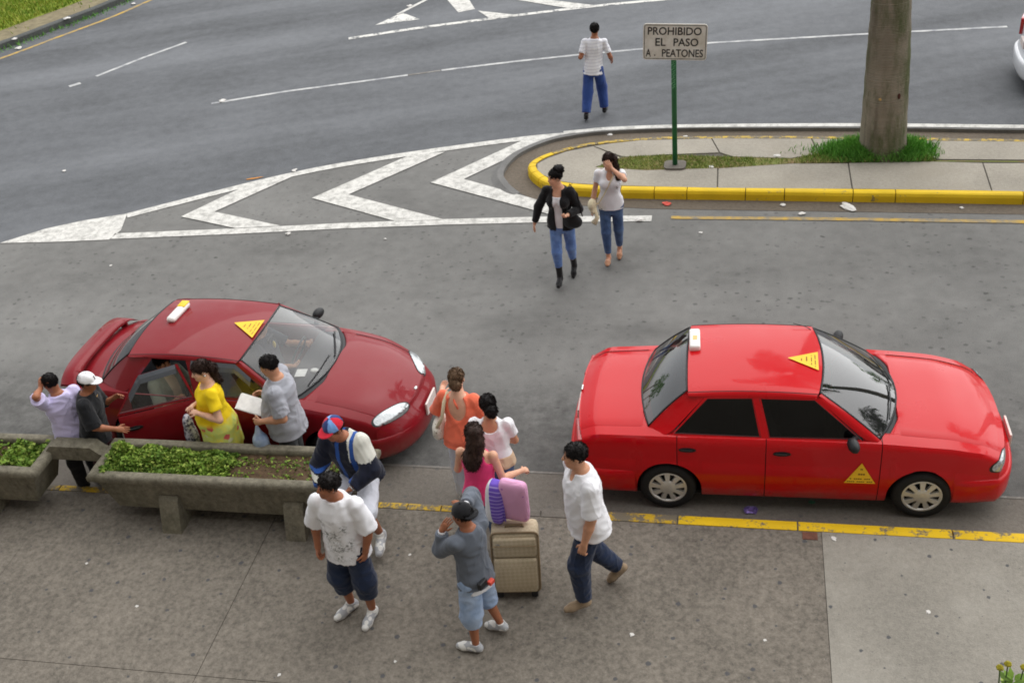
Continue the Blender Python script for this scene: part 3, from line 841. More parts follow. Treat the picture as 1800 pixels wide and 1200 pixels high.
scrap('red_scrap', 1.36, 8.31, .006, .05, M_redp, 'small red scrap against the yellow kerb near the front wheel', 'litter', None, .4, 1.5)
scrap('green_wrapper', .78, 8.7, .006, .035, M_greenp, 'flat green wrapper beneath the red taxi sill', 'litter', None, .2, 1.6)
o = scrap('dry_leaf', -8.12, 16.12, .012, .035, M_orange, 'long orange dry leaf beside the upper white line', 'leaf', None, .2, 6.)
for k, (x, y, s, m, lab) in enumerate(((-4.02, 7.99, .04, M_orange, 'orange peel on the planter soil beside the red-capped person'), (-5.17, 7.83, .035, M_paper, 'white scrap on the planter soil near the front rim'), (-4.6, 7.86, .025, M_brownp, 'brown scrap on the planter soil, right half'), (-5.18, 8.07, .02, M_brownp, 'brown scrap on the planter soil near the leafy end'), (-5.6, 7.84, .022, M_paper, 'white scrap among the planter leaves'), (-7.28, 7.83, .04, M_paper, 'white cup lid in the planter at the left edge'))):
    scrap('litter_scrap', x, y, .715, s, m, lab, 'litter', None, .6)

# potted flowering plant at the lower right corner, near the camera
fl = empty('flowering_plant', (2.06, 5.86, .14), 0, 'leafy plant with yellow-green flower heads at the lower right corner', 'plant')
MB().lathe([(.02, 0), (.12, 0), (.16, .28), (.17, .3), (.15, .3), (.14, .27), (.01, .27)], 18).build('pot', M_plant, fl, True)
M_stem = mat('stem', srgb(78, 100, 50), .6)
M_flow = mat('flower_head', srgb(168, 158, 46), .7, .35, 60, .5, 90)
for x, y, z, b in ((-.105, .05, .86, .0), (-.045, .085, .865, .02), (.065, .07, .86, -.03)):
    s = MB().tube([(x * .4 + b, y * .3, .3), (x * .8, y * .8, .6), (x, y, z)], .0055, 6).build('stem', M_stem, fl, True)
    mb = MB()
    for k in range(34):
        a = 2.4 * k; r = .026 * math.sqrt(k / 34)
        mb.ell((x + r * math.cos(a), y + r * math.sin(a), z + .01 - r * .5), (.0055, .0055, .011), n=6, m=4)
    mb.ell((x, y, z - .008), (.02, .02, .018), n=10, m=6)
    mb.build('flower_head', M_flow, s, True)
mb = MB()
for k in range(70):
    a = random.uniform(0, 6.28); z = random.uniform(.35, .74); L = random.uniform(.06, .13); r0 = .02
    c = Vector((r0 * math.cos(a), r0 * math.sin(a) + .04, z)); d = Vector((math.cos(a), math.sin(a), random.uniform(-.1, .6))).normalized(); sd = d.cross(Vector((0, 0, 1))).normalized() * L * .24
    mb.add([c, c + d * L * .5 + sd, c + d * L, c + d * L * .5 - sd], [(0, 1, 2, 3)])
mb.build('foliage', M_leaf, fl)
# ================================================================== CARS
def paint(name, col, rough=.32, coat=1., dust_haze=.08):
    t = NT(name)
    geo = t.noise(3.0, 4)
    c = t.mix(t.map(t.noise(2.0, 5, .6), .45, .75, 0, dust_haze), col, srgb(150, 140, 130))
    dz_ = t.math('MULTIPLY', t.map(t.xyz()[2], .42, .2), t.map(t.noise(7, 5, .65), .35, .7, .1, .55))
    c = t.mix(dz_, c, srgb(116, 104, 92))
    t.set(col=c, rough=t.map(t.noise(2.5, 4), .3, .7, rough * .8, rough * 1.3), spec=.15, coat=coat, coatr=t.map(t.noise(3.5, 5, .7), .4, .75, .02, .14))
    t.bump(t.noise(1.6, 2), .02, .02)
    return t.m
def glass(name, tint, ior=.06, rough=.0, dust_haze=0.):
    t = NT(name)
    tr = t.n('ShaderNodeBsdfTransparent', Color=tint)
    gl = t.n('ShaderNodeBsdfGlossy', Color=(1, 1, 1), Roughness=rough)
    fc = t.n('ShaderNodeLayerWeight', Blend=.5).outputs['Facing']
    fr = t.math('ADD', t.math('MULTIPLY', t.math('POWER', fc, 3.6), 1 - ior), ior)
    mx = t.n('ShaderNodeMixShader')
    t.t.links.new(fr, mx.inputs[0]); t.t.links.new(tr.outputs[0], mx.inputs[1]); t.t.links.new(gl.outputs[0], mx.inputs[2])
    if dust_haze:  # pale haze over the glass, brightens it in place of more sky reflection
        df = t.n('ShaderNodeBsdfDiffuse', Color=(.5, .5, .48)); m2 = t.n('ShaderNodeMixShader'); m2.inputs[0].default_value = dust_haze
        t.t.links.new(mx.outputs[0], m2.inputs[1]); t.t.links.new(df.outputs[0], m2.inputs[2]); mx = m2
    t.t.links.new(mx.outputs[0], t.out.inputs['Surface'])
    return t.m
M_gdark = glass('dark_tinted_glass', (.03, .03, .034), .03)
M_gws = glass('windscreen_glass', (.22, .24, .25), .09, dust_haze=.025)
M_gclear = glass('clear_car_glass', (.80, .82, .82), .05, dust_haze=.02)
M_rubber = mat('black_rubber', srgb(26, 26, 27), .75, .2, 30)
M_trim = mat('black_trim', srgb(30, 31, 33), .5, .15, 20)
M_inter = mat('grey_interior', srgb(58, 58, 60), .85, .2, 12)
M_seat = mat('seat_cloth', srgb(72, 72, 76), .95, .25, 30, .3, 90)
M_under = mat('underbody', srgb(18, 18, 18), .9, .2)
M_hub = mat('hubcap_silver', srgb(208, 205, 198), .35, .1, 8, metal=.35)
M_chrome = mat('bright_metal', srgb(210, 210, 208), .2, .05, 8, metal=.9)
M_plate = mat('number_plate', srgb(226, 212, 206), .5, .18, 40)
M_red_l = mat('tail_lamp', srgb(170, 22, 26), .2, .15, 20, coat=1.)
M_tri = mat('yellow_decal', srgb(246, 196, 40), .5, .05, 5)
M_ink = mat('decal_ink', srgb(120, 80, 20), .6, .1)
M_visor = mat('smoked_deflector', srgb(70, 74, 80), .25, .1, 5, coat=.6)
M_taxiw = mat('taxi_lamp_white', srgb(238, 236, 232), .35, .04, 9, coat=.3)
M_taxiy = mat('taxi_lamp_yellow', srgb(240, 200, 40), .4, .05)
t = NT('headlamp_lens'); t.set(col=t.mix(t.map(t.noise(40, 2, co=t.mapping((1, 4, 1))), .3, .7), srgb(196, 200, 200), srgb(140, 146, 150)), rough=.08, metal=.35, coat=1.); M_lens = t.m

def sstep(x, a, b):
    t_ = min(1, max(0, (x - a) / (b - a))); return t_ * t_ * (3 - 2 * t_)
def tab(T): 
    xs = [p[0] for p in T]; ys = [p[1] for p in T]
    return lambda x: float(np.interp(x, xs, ys))
def stab(T):
    """smooth table: average of linear interpolation over a small window"""
    f_ = tab(T)
    return lambda x: sum(f_(x + d) for d in (-.09, -.06, -.03, 0, .03, .06, .09)) / 7

SFR = [0, .07, .16, .28, .42, .56, .60, .64, .78, .88, .95, 1.0]
TFR = [.985, .945, .862, .853, .84, .70, .52, .30, .12, 0.]

def build_car(S, loc, yaw, label, cat, group, open_door=False, simple=False):
    root = empty(S['name'], loc, yaw, label, cat, group)
    zs, zc, wf = stab(S['zs']), stab(S['zc']), stab(S['w'])
    xF, xR, WB, RW, RA = S['xF'], S['xR'], S['wb'], S['rw'], S['ra']
    ZB = .185
    def bottom(x):
        z = ZB + .05 * sstep(x, xF - .25, xF) + .06 * sstep(-x, -xR - .35, -xR)
        for c in (-WB, WB):
            if abs(x - c) < RA: z = max(z, S['rw'] + math.sqrt(max(0, RA * RA - (x - c) ** 2)))
        return z
    def xw(x, y, w):
        k = min(1, abs(y) / w) ** 2.6
        return x - S['bowF'] * sstep(x, .9, xF) * k + S['bowR'] * sstep(-x, 1.1, -xR) * k
    def ring(x, inset=0.):
        w = wf(x) - inset; b = bottom(x); s = zs(x) - inset * .6; c = zc(x) - inset * .8; out = []
        for fr in SFR:
            z = b + (s - b) * fr; u = (z - ZB) / (s - ZB)
            fy = float(np.interp(u, [0, .08, .2, .42, .585, .60, .62, .74, .88, .95, 1], S.get('fy', [.93, .965, .985, .998, 1.0, .994, .994, .988, .973, .96, .938])))
            out.append((w * fy, z))
        for fr in TFR:
            gap = -.006 if fr == .853 else 0
            out.append((w * .938 * fr, s + (c - s) * (1 - fr ** S.get('crownp', 2.4)) + .003 * math.sin(math.pi * min(1, (1 - fr) / .16)) + gap))
        return [(xw(x, y, wf(x)), y, z) for y, z in out]
    NS = len(SFR)
    G = .004
    gaps = S['gaps']
    xs = set(np.round(np.linspace(xR, xF, 64), 4).tolist())
    for c in (-WB, WB):
        for k in range(25): xs.add(round(c - RA * math.cos(math.pi * k / 24), 4))
        xs |= {round(c - RA - .0015, 4), round(c + RA + .0015, 4)}
    xs |= set(S['cab'])
    xs = [x for x in xs if all(abs(x - g) > .012 for g in gaps)]
    for g in gaps: xs += [g - G, g, g + G]
    xs = sorted(xs)
    rings = [ring(x, .010 if any(abs(x - g) < 1e-6 for g in gaps) else 0.) for x in xs]
    xd0, xB, xd1 = S['doors']; c0, c1 = S['cab']; hoodx, bootx = S['hoodx'], S['bootx']
    parts = {}
    def put(part, quad, mi=0):
        parts.setdefault(part, ([], [])); parts[part][0].append(quad); parts[part][1].append(mi)
    nr = len(rings[0])
    for i in range(len(xs) - 1):
        xm = (xs[i] + xs[i + 1]) / 2
        ing = any(abs(xm - g) < G for g in gaps)
        for j in range(nr - 1):
            side = j < NS - 1
            if not side and c0 < xm < c1 and j >= NS + (4 if (xm < S['win']['rear'][3][0] or xm > S['win']['front'][0][0] + .02) else 0): continue
            fr = TFR[j - NS] if j >= NS else 1.
            part = 'body'; mi = 0
            if side and j >= 2 and xd0 < xm < xB and not ing: part = 'rear_door'
            elif side and j >= 2 and xB < xm < xd1 and not ing: part = 'front_door'
            elif not side and j >= NS + 3 and xm > c1: part = 'hood'
            elif not side and j >= NS + 3 and bootx < xm < c0: part = 'boot_lid'
            if part == 'hood' and xm > hoodx: part = 'body'
            if ing or (not side and j == NS + 2 and (c1 < xm < hoodx or bootx < xm < c0)): mi = 1 if (ing or True) else 0
            if mi == 1: part = 'body'
            for sg in (-1, 1):
                q = [rings[i][j], rings[i + 1][j], rings[i + 1][j + 1], rings[i][j + 1]]
                q = [(x, y * sg, z) for x, y, z in q]
                if sg > 0: q = q[::-1]      # keep normals outward
                nm = part
                if part in ('rear_door', 'front_door'): nm = part + ('_far' if sg > 0 else '_near')
                put(nm, q[::-1] if False else q, mi)
    # end caps
    def cap(i, front):
        rg = rings[i][:NS]; cols = [math.sin(math.pi / 2 * k / 9) for k in range(-9, 10)]
        x_ = xs[i]; s_ = zs(x_); c_ = zc(x_)
        P = []
        for j, (x, y, z) in enumerate(rg):
            bl = S['bulF' if front else 'bulR']
            row = []
            for c in cols:
                k = abs(c) ** 2.6; bow = S['bowF'] if front else -S['bowR']
                bx = float(np.interp(z, [q[0] for q in bl], [q[1] for q in bl])) * (1 - abs(c) ** 8) * (1 if front else -1)
                zz_ = z + (c_ - s_) * (1 - abs(c) ** S.get('crownp', 2.4)) * SFR[j] ** 4
                row.append((x_ + bx - bow * k, y * c, zz_))
            P.append(row)
        for a in range(len(P) - 1):
            for b in range(len(cols) - 1):
                q = [P[a][b], P[a][b + 1], P[a + 1][b + 1], P[a + 1][b]]
                put('body', q if front else q[::-1], 0)
    cap(len(xs) - 1, True); cap(0, False)
    pm = S['paint']
    def mkpart(name, quads, mi, parent, tf=None, solid=0.):
        """weld quads into one mesh"""
        idx = {}; V = []; F = []
        for q in quads:
            f_ = []
            for p in q:
                if tf: p = tf(p)
                k = (round(p[0], 4), round(p[1], 4), round(p[2], 4))
                if k not in idx: idx[k] = len(V); V.append(p)
                if not f_ or idx[k] != f_[-1]: f_.append(idx[k])
            if len(f_) > 1 and f_[0] == f_[-1]: f_.pop()
            F.append(f_)
        ok = [n for n, f_ in enumerate(F) if len(f_) > 2]
        o = obj(name, V, [F[n] for n in ok], [pm, M_under], parent, True, [mi[n] for n in ok])
        if solid:
            md = o.modifiers.new('thickness', 'SOLIDIFY'); md.thickness = solid; md.offset = -1
        es = o.modifiers.new('edges', 'EDGE_SPLIT'); es.split_angle = R(38)
        return o
    hinge = (xB - .02, -wf(xB) * .99)
    ang = R(S.get('open', 0)) if open_door else 0.
    def swing(p):
        dx, dy = p[0] - hinge[0], p[1] - hinge[1]
        return (hinge[0] + dx * math.cos(ang) - dy * math.sin(ang), hinge[1] + dx * math.sin(ang) + dy * math.cos(ang), p[2])
    PO = {}
    for nm, (q, mi) in parts.items():
        tf = swing if (nm == 'rear_door_near' and open_door) else None
        PO[nm] = mkpart(nm.replace('_near', '').replace('_far', ''), q, mi, root, tf, .04 if 'door' in nm else .012 if nm == 'body' else 0.)
    from mathutils.bvhtree import BVHTree
    bv_v, bv_f = [], []
    for nm in ('body', 'hood'):
        for q in parts[nm][0]: bv_f.append(tuple(range(len(bv_v), len(bv_v) + 4))); bv_v += q
    BV = BVHTree.FromPolygons(bv_v, bv_f)
    # bumpers: a proud band that follows the body line
    def band(front):
        path = []
        xe = xs[-1] if front else xs[0]; st = (WB + RA + .02) if front else (-WB - RA - .02)
        lv = S['bump']
        def pt(x, z, c=None):
            w_ = wf(x)
            if c is None: return Vector((xw(x, w_, w_), w_ * .995, z))
        rows_ = []
        ptsS = [st + (xe - st) * i / 6 for i in range(6)]
        cols = [math.sin(math.pi / 2 * k / 9) for k in range(-9, 10)]
        outl = []
        for x in ptsS: outl.append(Vector((xw(x, wf(x), wf(x)), -wf(x) * .99, 0)))
        bl = S['bulF' if front else 'bulR']; bx0 = max(q[1] for q in bl) * .8
        for c in cols:
            k = abs(c) ** 2.6; bow = S['bowF'] if front else -S['bowR']
            outl.append(Vector((xe + bx0 * (1 - abs(c) ** 8) * (1 if front else -1) - bow * k, wf(xe) * .985 * c, 0)))
        for x in ptsS[::-1]: outl.append(Vector((xw(x, wf(x), wf(x)), wf(x) * .99, 0)))
        for i, p_ in enumerate(outl):
            d_ = (outl[min(i + 1, len(outl) - 1)] - outl[max(i - 1, 0)]).normalized(); n_ = Vector((d_.y, -d_.x, 0)) * (1 if front else -1)
            e_ = min(1, i / 3, (len(outl) - 1 - i) / 3); e_ = .25 + .75 * e_
            rows_.append([p_ + n_ * o_ * e_ + Vector((0, 0, z_)) for o_, z_ in ((-.02, lv[0]), (.012, lv[0] + .01), (.026, lv[0] + .06), (.03, lv[1] - .06), (.026, lv[1] - .02), (.012, lv[1]), (-.03, lv[1] + .012))])
        return MB().grid(rows_, not front).build('bumper', pm, root, True)
    band(True); band(False)
    # ------------------------------------------------ greenhouse
    yb = lambda x: wf(x) * .925; zb_ = lambda x: zs(x) - .006
    ZR, YR = S['zr'], S['yr']
    def Gp(x, z, sg, off=0.):
        t_ = (z - zb_(x)) / (ZR - zb_(x)); y = yb(x) + (YR - yb(x)) * (.75 * t_ + .25 * t_ * t_)
        return (x, sg * (y + off), z)
    rf, rr, crown_ = S['roof_f'], S['roof_r'], S['crown']
    zroof = lambda x: S['ztop'] - S['arc'] * ((x - (rf + rr) / 2) / ((rf - rr) / 2)) ** 2
    SC = [-1, -.97, -.93, -.88, -.82, -.7, -.5, -.25, 0, .25, .5, .7, .82, .88, .93, .97, 1]
    rows = []
    def roofpt(tx, s):
        a = abs(s); xr_ = rr + S['roof_rb'] * a * a; xf_ = rf - S['roof_fb'] * a * a
        x = xr_ + (xf_ - xr_) * tx
        if a <= .82: y = (YR - .035) * a / .82; z = zroof(x) - crown_ * (a / .82) ** 2.2
        else:
            u = (a - .82) / .18; e = (zroof(x) - crown_); y = YR - .035 + .047 * math.sin(u * 1.45); z = e - (e - (ZR - .012)) * u ** 1.6
        return (x, math.copysign(y, s), z)
    NX = 16
    for i in range(NX + 1): rows.append([roofpt(i / NX, s) for s in SC])
    roof = MB().grid(rows, True)
    ro = roof.build('roof', pm, root, True)
    for sg in (-1, 1):      # roof gutter seam
        MB().tube([Vector(roofpt(i / NX, sg * .865)) + Vector((0, 0, .001)) for i in range(NX + 1)], .0032, 5).build('roof_seam', M_trim, ro)
    # windscreens
    def screen(base, top, name, gm, bul):
        """base/top: functions of c in [-1,1]"""
        rows = []
        for i in range(9):
            t_ = i / 8; r_ = []
            for k in range(13):
                c = -1 + k / 6; A, B = Vector(base(c)), Vector(top(c)); p = A.lerp(B, t_); n = Vector(((B.z - A.z) * (1 if base(0)[0] > 0 else -1), 0, abs(B.x - A.x))).normalized()
                r_.append(p + n * bul * math.sin(math.pi * t_) * (1 - .4 * c * c))
            rows.append(r_)
        g = MB().grid(rows, base(0)[0] < 0).build(name, gm, root, True)
        loop = [rows[0][k] for k in range(13)] + [rows[i][12] for i in range(1, 9)] + [rows[8][k] for k in range(11, -1, -1)] + [rows[i][0] for i in range(7, -1, -1)]
        MB().tube(loop, .009, 6).build('seal', M_trim, g, True)
        return rows
    wb_, rb_ = S['ws'], S['rg']
    f_base = lambda c: (wb_['x'] - wb_['bow'] * abs(c) ** 2, wb_['y'] * c, wb_['z'] - wb_['dz'] * c * c)
    def f_top(c):
        p = roofpt(1, c * .80); return (p[0] + .012, p[1], p[2] - .006)
    r_base = lambda c: (rb_['x'] + rb_['bow'] * abs(c) ** 2, rb_['y'] * c, rb_['z'] - rb_['dz'] * c * c)
    def r_top(c):
        p = roofpt(0, c * .80); return (p[0] - .012, p[1], p[2] - .006)
    W = screen(f_base, f_top, 'windscreen', S['g_front'], .02)
    Q = screen(r_base, r_top, 'rear_window', S['g_rear'], .025)
    # cowl (between hood and glass) and rear shelf strip
    def zsurf(x, y):
        fr = min(1, abs(y) / (wf(x) * .938)); return zs(x) + (zc(x) - zs(x)) * (1 - fr ** S.get('crownp', 2.4))
    cw, cw2 = [], []
    for k in range(25):
        c = -1 + k / 12; a = Vector(f_base(c)); xm_ = min(a.x + .055, c1 - .004); yy = wf(c1) * .80 * c; ym = a.y * 1.03 * .8 + yy * .2
        cw.append([(a.x - .06, a.y, a.z - .03), (a.x + .012, a.y * 1.02, a.z - .010), (xm_, ym, zsurf(xm_, ym) - .016), (xm_ + .01, ym, zsurf(xm_, ym) - .03)])
        cw2.append([(xm_ - .004, ym, zsurf(xm_, ym) - .012), (xm_ + .004, ym, zsurf(xm_, ym) - .0015), ((xm_ + c1) / 2, (ym + yy) / 2, zsurf((xm_ + c1) / 2, (ym + yy) / 2) - .001), (c1 + .004, yy, zsurf(c1, yy) - .0015)])
    MB().grid(cw).build('cowl', M_trim, root, True)
    MB().grid(cw2).build('scuttle', pm, root, True)
    cw = []
    for k in range(13):
        c = -1 + k / 6; a = Vector(r_base(c)); yy = wf(c0) * .82 * c
        cw.append([(a.x + .08, a.y, a.z - .02), (a.x - .005, a.y * 1.02, a.z - .008), (min(c0 - .002, a.x - .02), yy, zc(c0) - .004 - .035 * c * c)])
    MB().grid(cw, True).build('rear_deck', pm, root, True)
    for sg, nm in ((-1, 'near'), (1, 'far')):
        sw = S['win']
        fl_ = lambda P: [P[0]] if False else P
        def strip(A, B, name, mids=3, out=.012, mt=pm):
            rows = []
            n = 8
            def samp(L, t_):
                q = t_ * (len(L) - 1); k = min(len(L) - 2, int(q)); return Vector(L[k]).lerp(Vector(L[k + 1]), q - k)
            for i in range(n + 1):
                a, b = samp(A, i / n), samp(B, i / n)
                rows.append([a.lerp(b, u / mids) + Vector((0, sg * out, out * .5)) * math.sin(math.pi * u / mids) for u in range(mids + 1)])
            return MB().grid(rows, sg > 0).build(name, mt, root, True)
        fw_, rw_ = sw['front'], sw['rear']     # polygons: belt front, top front, top rear, belt rear
        wsE = [W[i][0 if sg < 0 else 12] for i in range(9)]
        rgE = [Q[i][0 if sg < 0 else 12] for i in range(9)]
        # A pillar
        strip([Vector(q) + Vector((0, sg * .004, 0)) for q in wsE] + [roofpt(1, sg)], [Gp(fw_[0][0] + .14, zb_(fw_[0][0] + .14), sg), Gp(fw_[0][0] + .03, fw_[0][1], sg), Gp(fw_[1][0] + .03, fw_[1][1] + .005, sg), Gp(fw_[1][0], ZR, sg)], 'pillar')
        # C pillar
        strip(rgE + [roofpt(0, sg)], [Gp(rw_[3][0] - .14, zb_(rw_[3][0] - .1), sg), Gp(rw_[3][0] - .035, rw_[3][1], sg), Gp(rw_[2][0] - .035, rw_[2][1] + .005, sg), Gp(rw_[2][0] - .02, ZR, sg)], 'pillar', out=-.006 if S.get('flatC') else .012)
        # B pillar
        B1 = MB()
        bpil = [(fw_[3][0] + .012, fw_[3][1] - .02), (fw_[2][0] + .012, ZR), (rw_[1][0] - .012, ZR), (rw_[0][0] - .012, rw_[0][1] - .02)]
        pts = [Gp(x, z, sg, .002) for x, z in bpil] + [Gp(x, z, sg, -.03) for x, z in bpil]
        B1.add(pts, [(0, 1, 2, 3), (7, 6, 5, 4), (0, 4, 5, 1), (3, 2, 6, 7)]).build('pillar', pm, root)
        # frames around windows and panes
        def window(poly, name, door, tf=None, frame=.028, gm=S['g_side']):
            def T(p): return tf(p) if tf else p
            n = len(poly); cx = sum(p[0] for p in poly) / n; cz = sum(p[1] for p in poly) / n
            inner = [(x + (cx - x) * .03, z + (cz - z) * .03) for x, z in poly]
            pn = MB().add([T(Gp(x, z, sg, -.010)) for x, z in inner] , [tuple(range(n)) if sg > 0 else tuple(range(n))[::-1]]).build(name, gm, door)
            outr = [(x + (-1 if x < cx else 1) * frame, min(z + (.012 if z > cz else -.02), ZR - .001)) for x, z in poly]
            v_ = [T(Gp(x, z, sg, .003)) for x, z in outr] + [T(Gp(x, z, sg, .003)) for x, z in poly] + [T(Gp(x, z, sg, -.02)) for x, z in poly]
            f__ = []
            for i in range(n):
                k = (i + 1) % n; f__ += [(i, k, k + n, i + n), (i + n, k + n, k + 2 * n, i + 2 * n)]
            MB().add(v_, f__).build('window_frame', pm, door)
            lp_ = [T(Gp(x, z, sg, -.004)) for x, z in poly]; MB().tube(lp_ + [lp_[0]], .007, 5).build('seal', M_trim, pn)
        od = open_door and sg < 0
        window(fw_, 'window_pane', PO['front_door_' + nm])
        window(rw_, 'window_pane', PO['rear_door_' + nm], swing if od else None, gm=S['g_side'] if not od else M_gclear)
        if S.get('visor'):
            for poly, tf in ((fw_, None), (rw_, swing if od else None)):
                a, b = poly[1], poly[2]; T = tf or (lambda p: p)
                if poly is fw_: P0, P1 = [(a[0] + .38 * (poly[0][0] - a[0]), a[1] + .38 * (poly[0][1] - a[1])), a, b], None
                else: P0 = [a, b, (b[0] + .5 * (poly[3][0] - b[0]), b[1] + .5 * (poly[3][1] - b[1]))]
                rows = [[T(Gp(x, min(z + .012, ZR - .002), sg, .006)), T(Gp(x, z - .02, sg, .026)), T(Gp(x, z - .062, sg, .034))] for x, z in P0]
                MB().grid(rows).build('wind_deflector', M_visor, PO[('front_door_' if poly is fw_ else 'rear_door_') + nm])
        # door handles
        for (hx_, hz), dn, tf in ((S['handles'][0], 'front_door_', None), (S['handles'][1], 'rear_door_', swing if od else None)):
            T = tf or (lambda p: p); yv = wf(hx_) * .992
            mb = MB(); 
            for u in (-1, 1): pass
            seg = [T((hx_ + .085 * math.cos(a_), sg * (yv + .001), hz + .026 * math.sin(a_))) for a_ in [k * math.pi / 8 for k in range(16)]]
            seg2 = [T((hx_ + .085 * math.cos(a_), sg * (yv - .03), hz + .026 * math.sin(a_))) for a_ in [k * math.pi / 8 for k in range(16)]]
            mb.add(seg + seg2, [tuple(range(16))] + [(k, (k + 1) % 16, (k + 1) % 16 + 16, k + 16) for k in range(16)])
            mb.tube([T((hx_ - .06, sg * (yv + .006), hz + .004)), T((hx_ + .05, sg * (yv + .01), hz + .006))], .009, 6)
            mb.build('door_handle', M_trim, PO[dn + nm])
        # mirror
        mx_, mz = S['mirror']; my = yb(mx_) + .0
        mb = MB().tube([(mx_ + .03, sg * (my - .02), mz - .03), (mx_, sg * (my + .07), mz)], [.03, .025], 8)
        mb.ell((0, 0, 0), (.055, .095, .06), Matrix.Translation((mx_, sg * (my + .14), mz + .01)) @ Matrix.Rotation(sg * R(-14), 4, 'Z'))
        mo = mb.build('mirror', S.get('mirror_m', M_trim), root, True)
        # wheels
        for wx in (-WB, WB):
            wy = sg * (wf(wx) - .105)
            Mw = Matrix.Translation((wx, wy, RW)) @ Matrix.Rotation(R(-90) * sg, 4, 'X')
            we = MB().lathe([(RW - .11, -.085), (RW - .06, -.09), (RW - .02, -.083), (RW - .004, -.06), (RW, -.03), (RW, .03), (RW - .004, .06), (RW - .02, .083), (RW - .06, .09), (RW - .095, .082), (RW - .11, .06)], 36, Mw).build('wheel', M_rubber, root, True)
            MB().lathe([(.01, .045), (RW - .10, .045)], 24, Mw).build('wheel_disc', M_under, we)
            mb = MB(); r1 = RW - .092
            mb.lathe([(r1, .07), (r1 - .004, .082), (r1 - .02, .084), (r1 - .03, .07)], 36, Mw)
            mb.lathe([(.085, .072), (.078, .088), (.05, .094), (.001, .097)], 24, Mw)
            NSP = S.get('spokes', 9)
            for k in range(NSP):
                a_ = 2 * math.pi * k / NSP + .2; da0, da1 = .24, .27
                ca = lambda a, r: (r * math.cos(a), r * math.sin(a))
                pts = [ca(a_ - da0, .07), ca(a_ + da0, .07), ca(a_ + da1 * .62, r1 - .022), ca(a_ - da1 * .62, r1 - .022)]
                mb.add([(x, y, z) for (x, y), z in zip(pts, (.088, .088, .078, .078))] + [(x, y, .05) for x, y in pts], [(0, 1, 2, 3), (1, 5, 6, 2), (0, 3, 7, 4)], Mw)
            mb.build('hubcap', M_hub, we, False)
            # wheel well
            arc = []
            for k in range(17):
                a_ = math.pi * k / 16 * 1.16 - .25; c_, s_ = (RA + .004) * math.cos(a_), (RA + .004) * math.sin(a_)
                arc.append([(wx + c_, sg * (wf(wx) - .02), RW + s_), (wx + c_, sg * .45, RW + s_)])
            MB().grid(arc).build('wheel_well', M_under, root, True)
            MB().add([(wx + (RA + .01) * math.cos(a_), sg * .47, RW + (RA + .01) * math.sin(a_)) for a_ in [2 * math.pi * k / 20 for k in range(20)]], [tuple(range(20))]).build('wheel_well', M_under, root)
        # lamps
        hl = S['headlamp']
        n_ = Vector((hl['n'][0], sg * hl['n'][1], hl['n'][2])).normalized(); ma = Vector((hl['a'][0], sg * hl['a'][1], hl['a'][2])); ma = (ma - n_ * ma.dot(n_)).normalized(); mi_ = n_.cross(ma)
        ctr = Vector((hl['p'][0], sg * hl['p'][1], hl['p'][2]))
        def proj_patch(scale, off, dome, name, m_, par):
            V_, F_ = [], []; NR, NA = 6, 28
            for i in range(NR + 1):
                for k in range(NA):
                    t_ = 2 * math.pi * k / NA; r_ = i / NR * scale; p_ = ctr + ma * (hl['r'][0] * r_ * math.copysign(abs(math.cos(t_)) ** .8, math.cos(t_))) + mi_ * (hl['r'][1] * r_ * math.copysign(abs(math.sin(t_)) ** .8, math.sin(t_)))
                    hit = BV.ray_cast(p_ + n_ * .5, -n_, 1.)
                    q_ = hit[0] if hit[0] is not None else (V_[-1] if V_ else p_)
                    V_.append(Vector(q_) + n_ * (off + dome * (1 - (i / NR) ** 2)))
            for i in range(NR):
                for k in range(NA): F_.append((i * NA + k, i * NA + (k + 1) % NA, (i + 1) * NA + (k + 1) % NA, (i + 1) * NA + k))
            return MB().add(V_, F_).build(name, m_, par, True)
        lm_ = proj_patch(1., .007, .012, 'headlamp', M_lens, root)
        proj_patch(1.10, .004, 0., 'lamp_gasket', M_trim, lm_)
        tl = S['taillamp']
        MB().box((-.03, -tl['w'] / 2, -tl['h'] / 2), (.03, tl['w'] / 2, tl['h'] / 2), Matrix.Translation((tl['p'][0], sg * tl['p'][1], tl['p'][2])) @ Matrix.Rotation(-sg * R(tl['rz']), 4, 'Z'), .012).build('tail_lamp', M_red_l, root, True)
    # ------------------------------------------------ bumpers' seam, grille, plates
    MB().box((xF - .02, -.26, .56), (xF + .005 + S['bulF'][-1][1], .26, .60), None, .006).build('grille', M_trim, root)
    pbx = xF + max(q[1] for q in S['bulF']) + .018
    MB().box((pbx - .01, -.16, .40), (pbx + .012, .16, .55), None, .004).build('number_plate', M_plate, root)
    MB().box((xR - .055, -.16, .62), (xR - .02, .16, .74), None, .004).build('number_plate', M_plate, root)
    # ------------------------------------------------ underside and interior
    MB().box((xR + .25, -wf(0) * .9, .18), (xF - .25, wf(0) * .9, .21)).build('floor_pan', M_under, root)
    fwd0 = c1 - .05
    dash = []
    for k in range(9):
        c = -1 + k / 4; y_ = wf(.8) * .86 * c
        dash.append([(c1 - .1 - .1 * c * c, y_, .86), (c1 - .3 - .1 * c * c, y_, .885), (c1 - .48, y_, .85), (c1 - .54, y_, .72), (c1 - .45, y_, .5)])
    MB().grid(dash, True).build('dashboard', M_inter, root, True)
    def seat_(x, y, w_):
        mb = MB().box((x - .25, y - w_ / 2, .24), (x + .27, y + w_ / 2, .38), None, .04)
        Ms = Matrix.Translation((x - .25, y, .36)) @ Matrix.Rotation(R(-18), 4, 'Y')
        mb.box((-.07, -w_ / 2, 0), (.06, w_ / 2, .56), Ms, .045)
        return mb, Ms
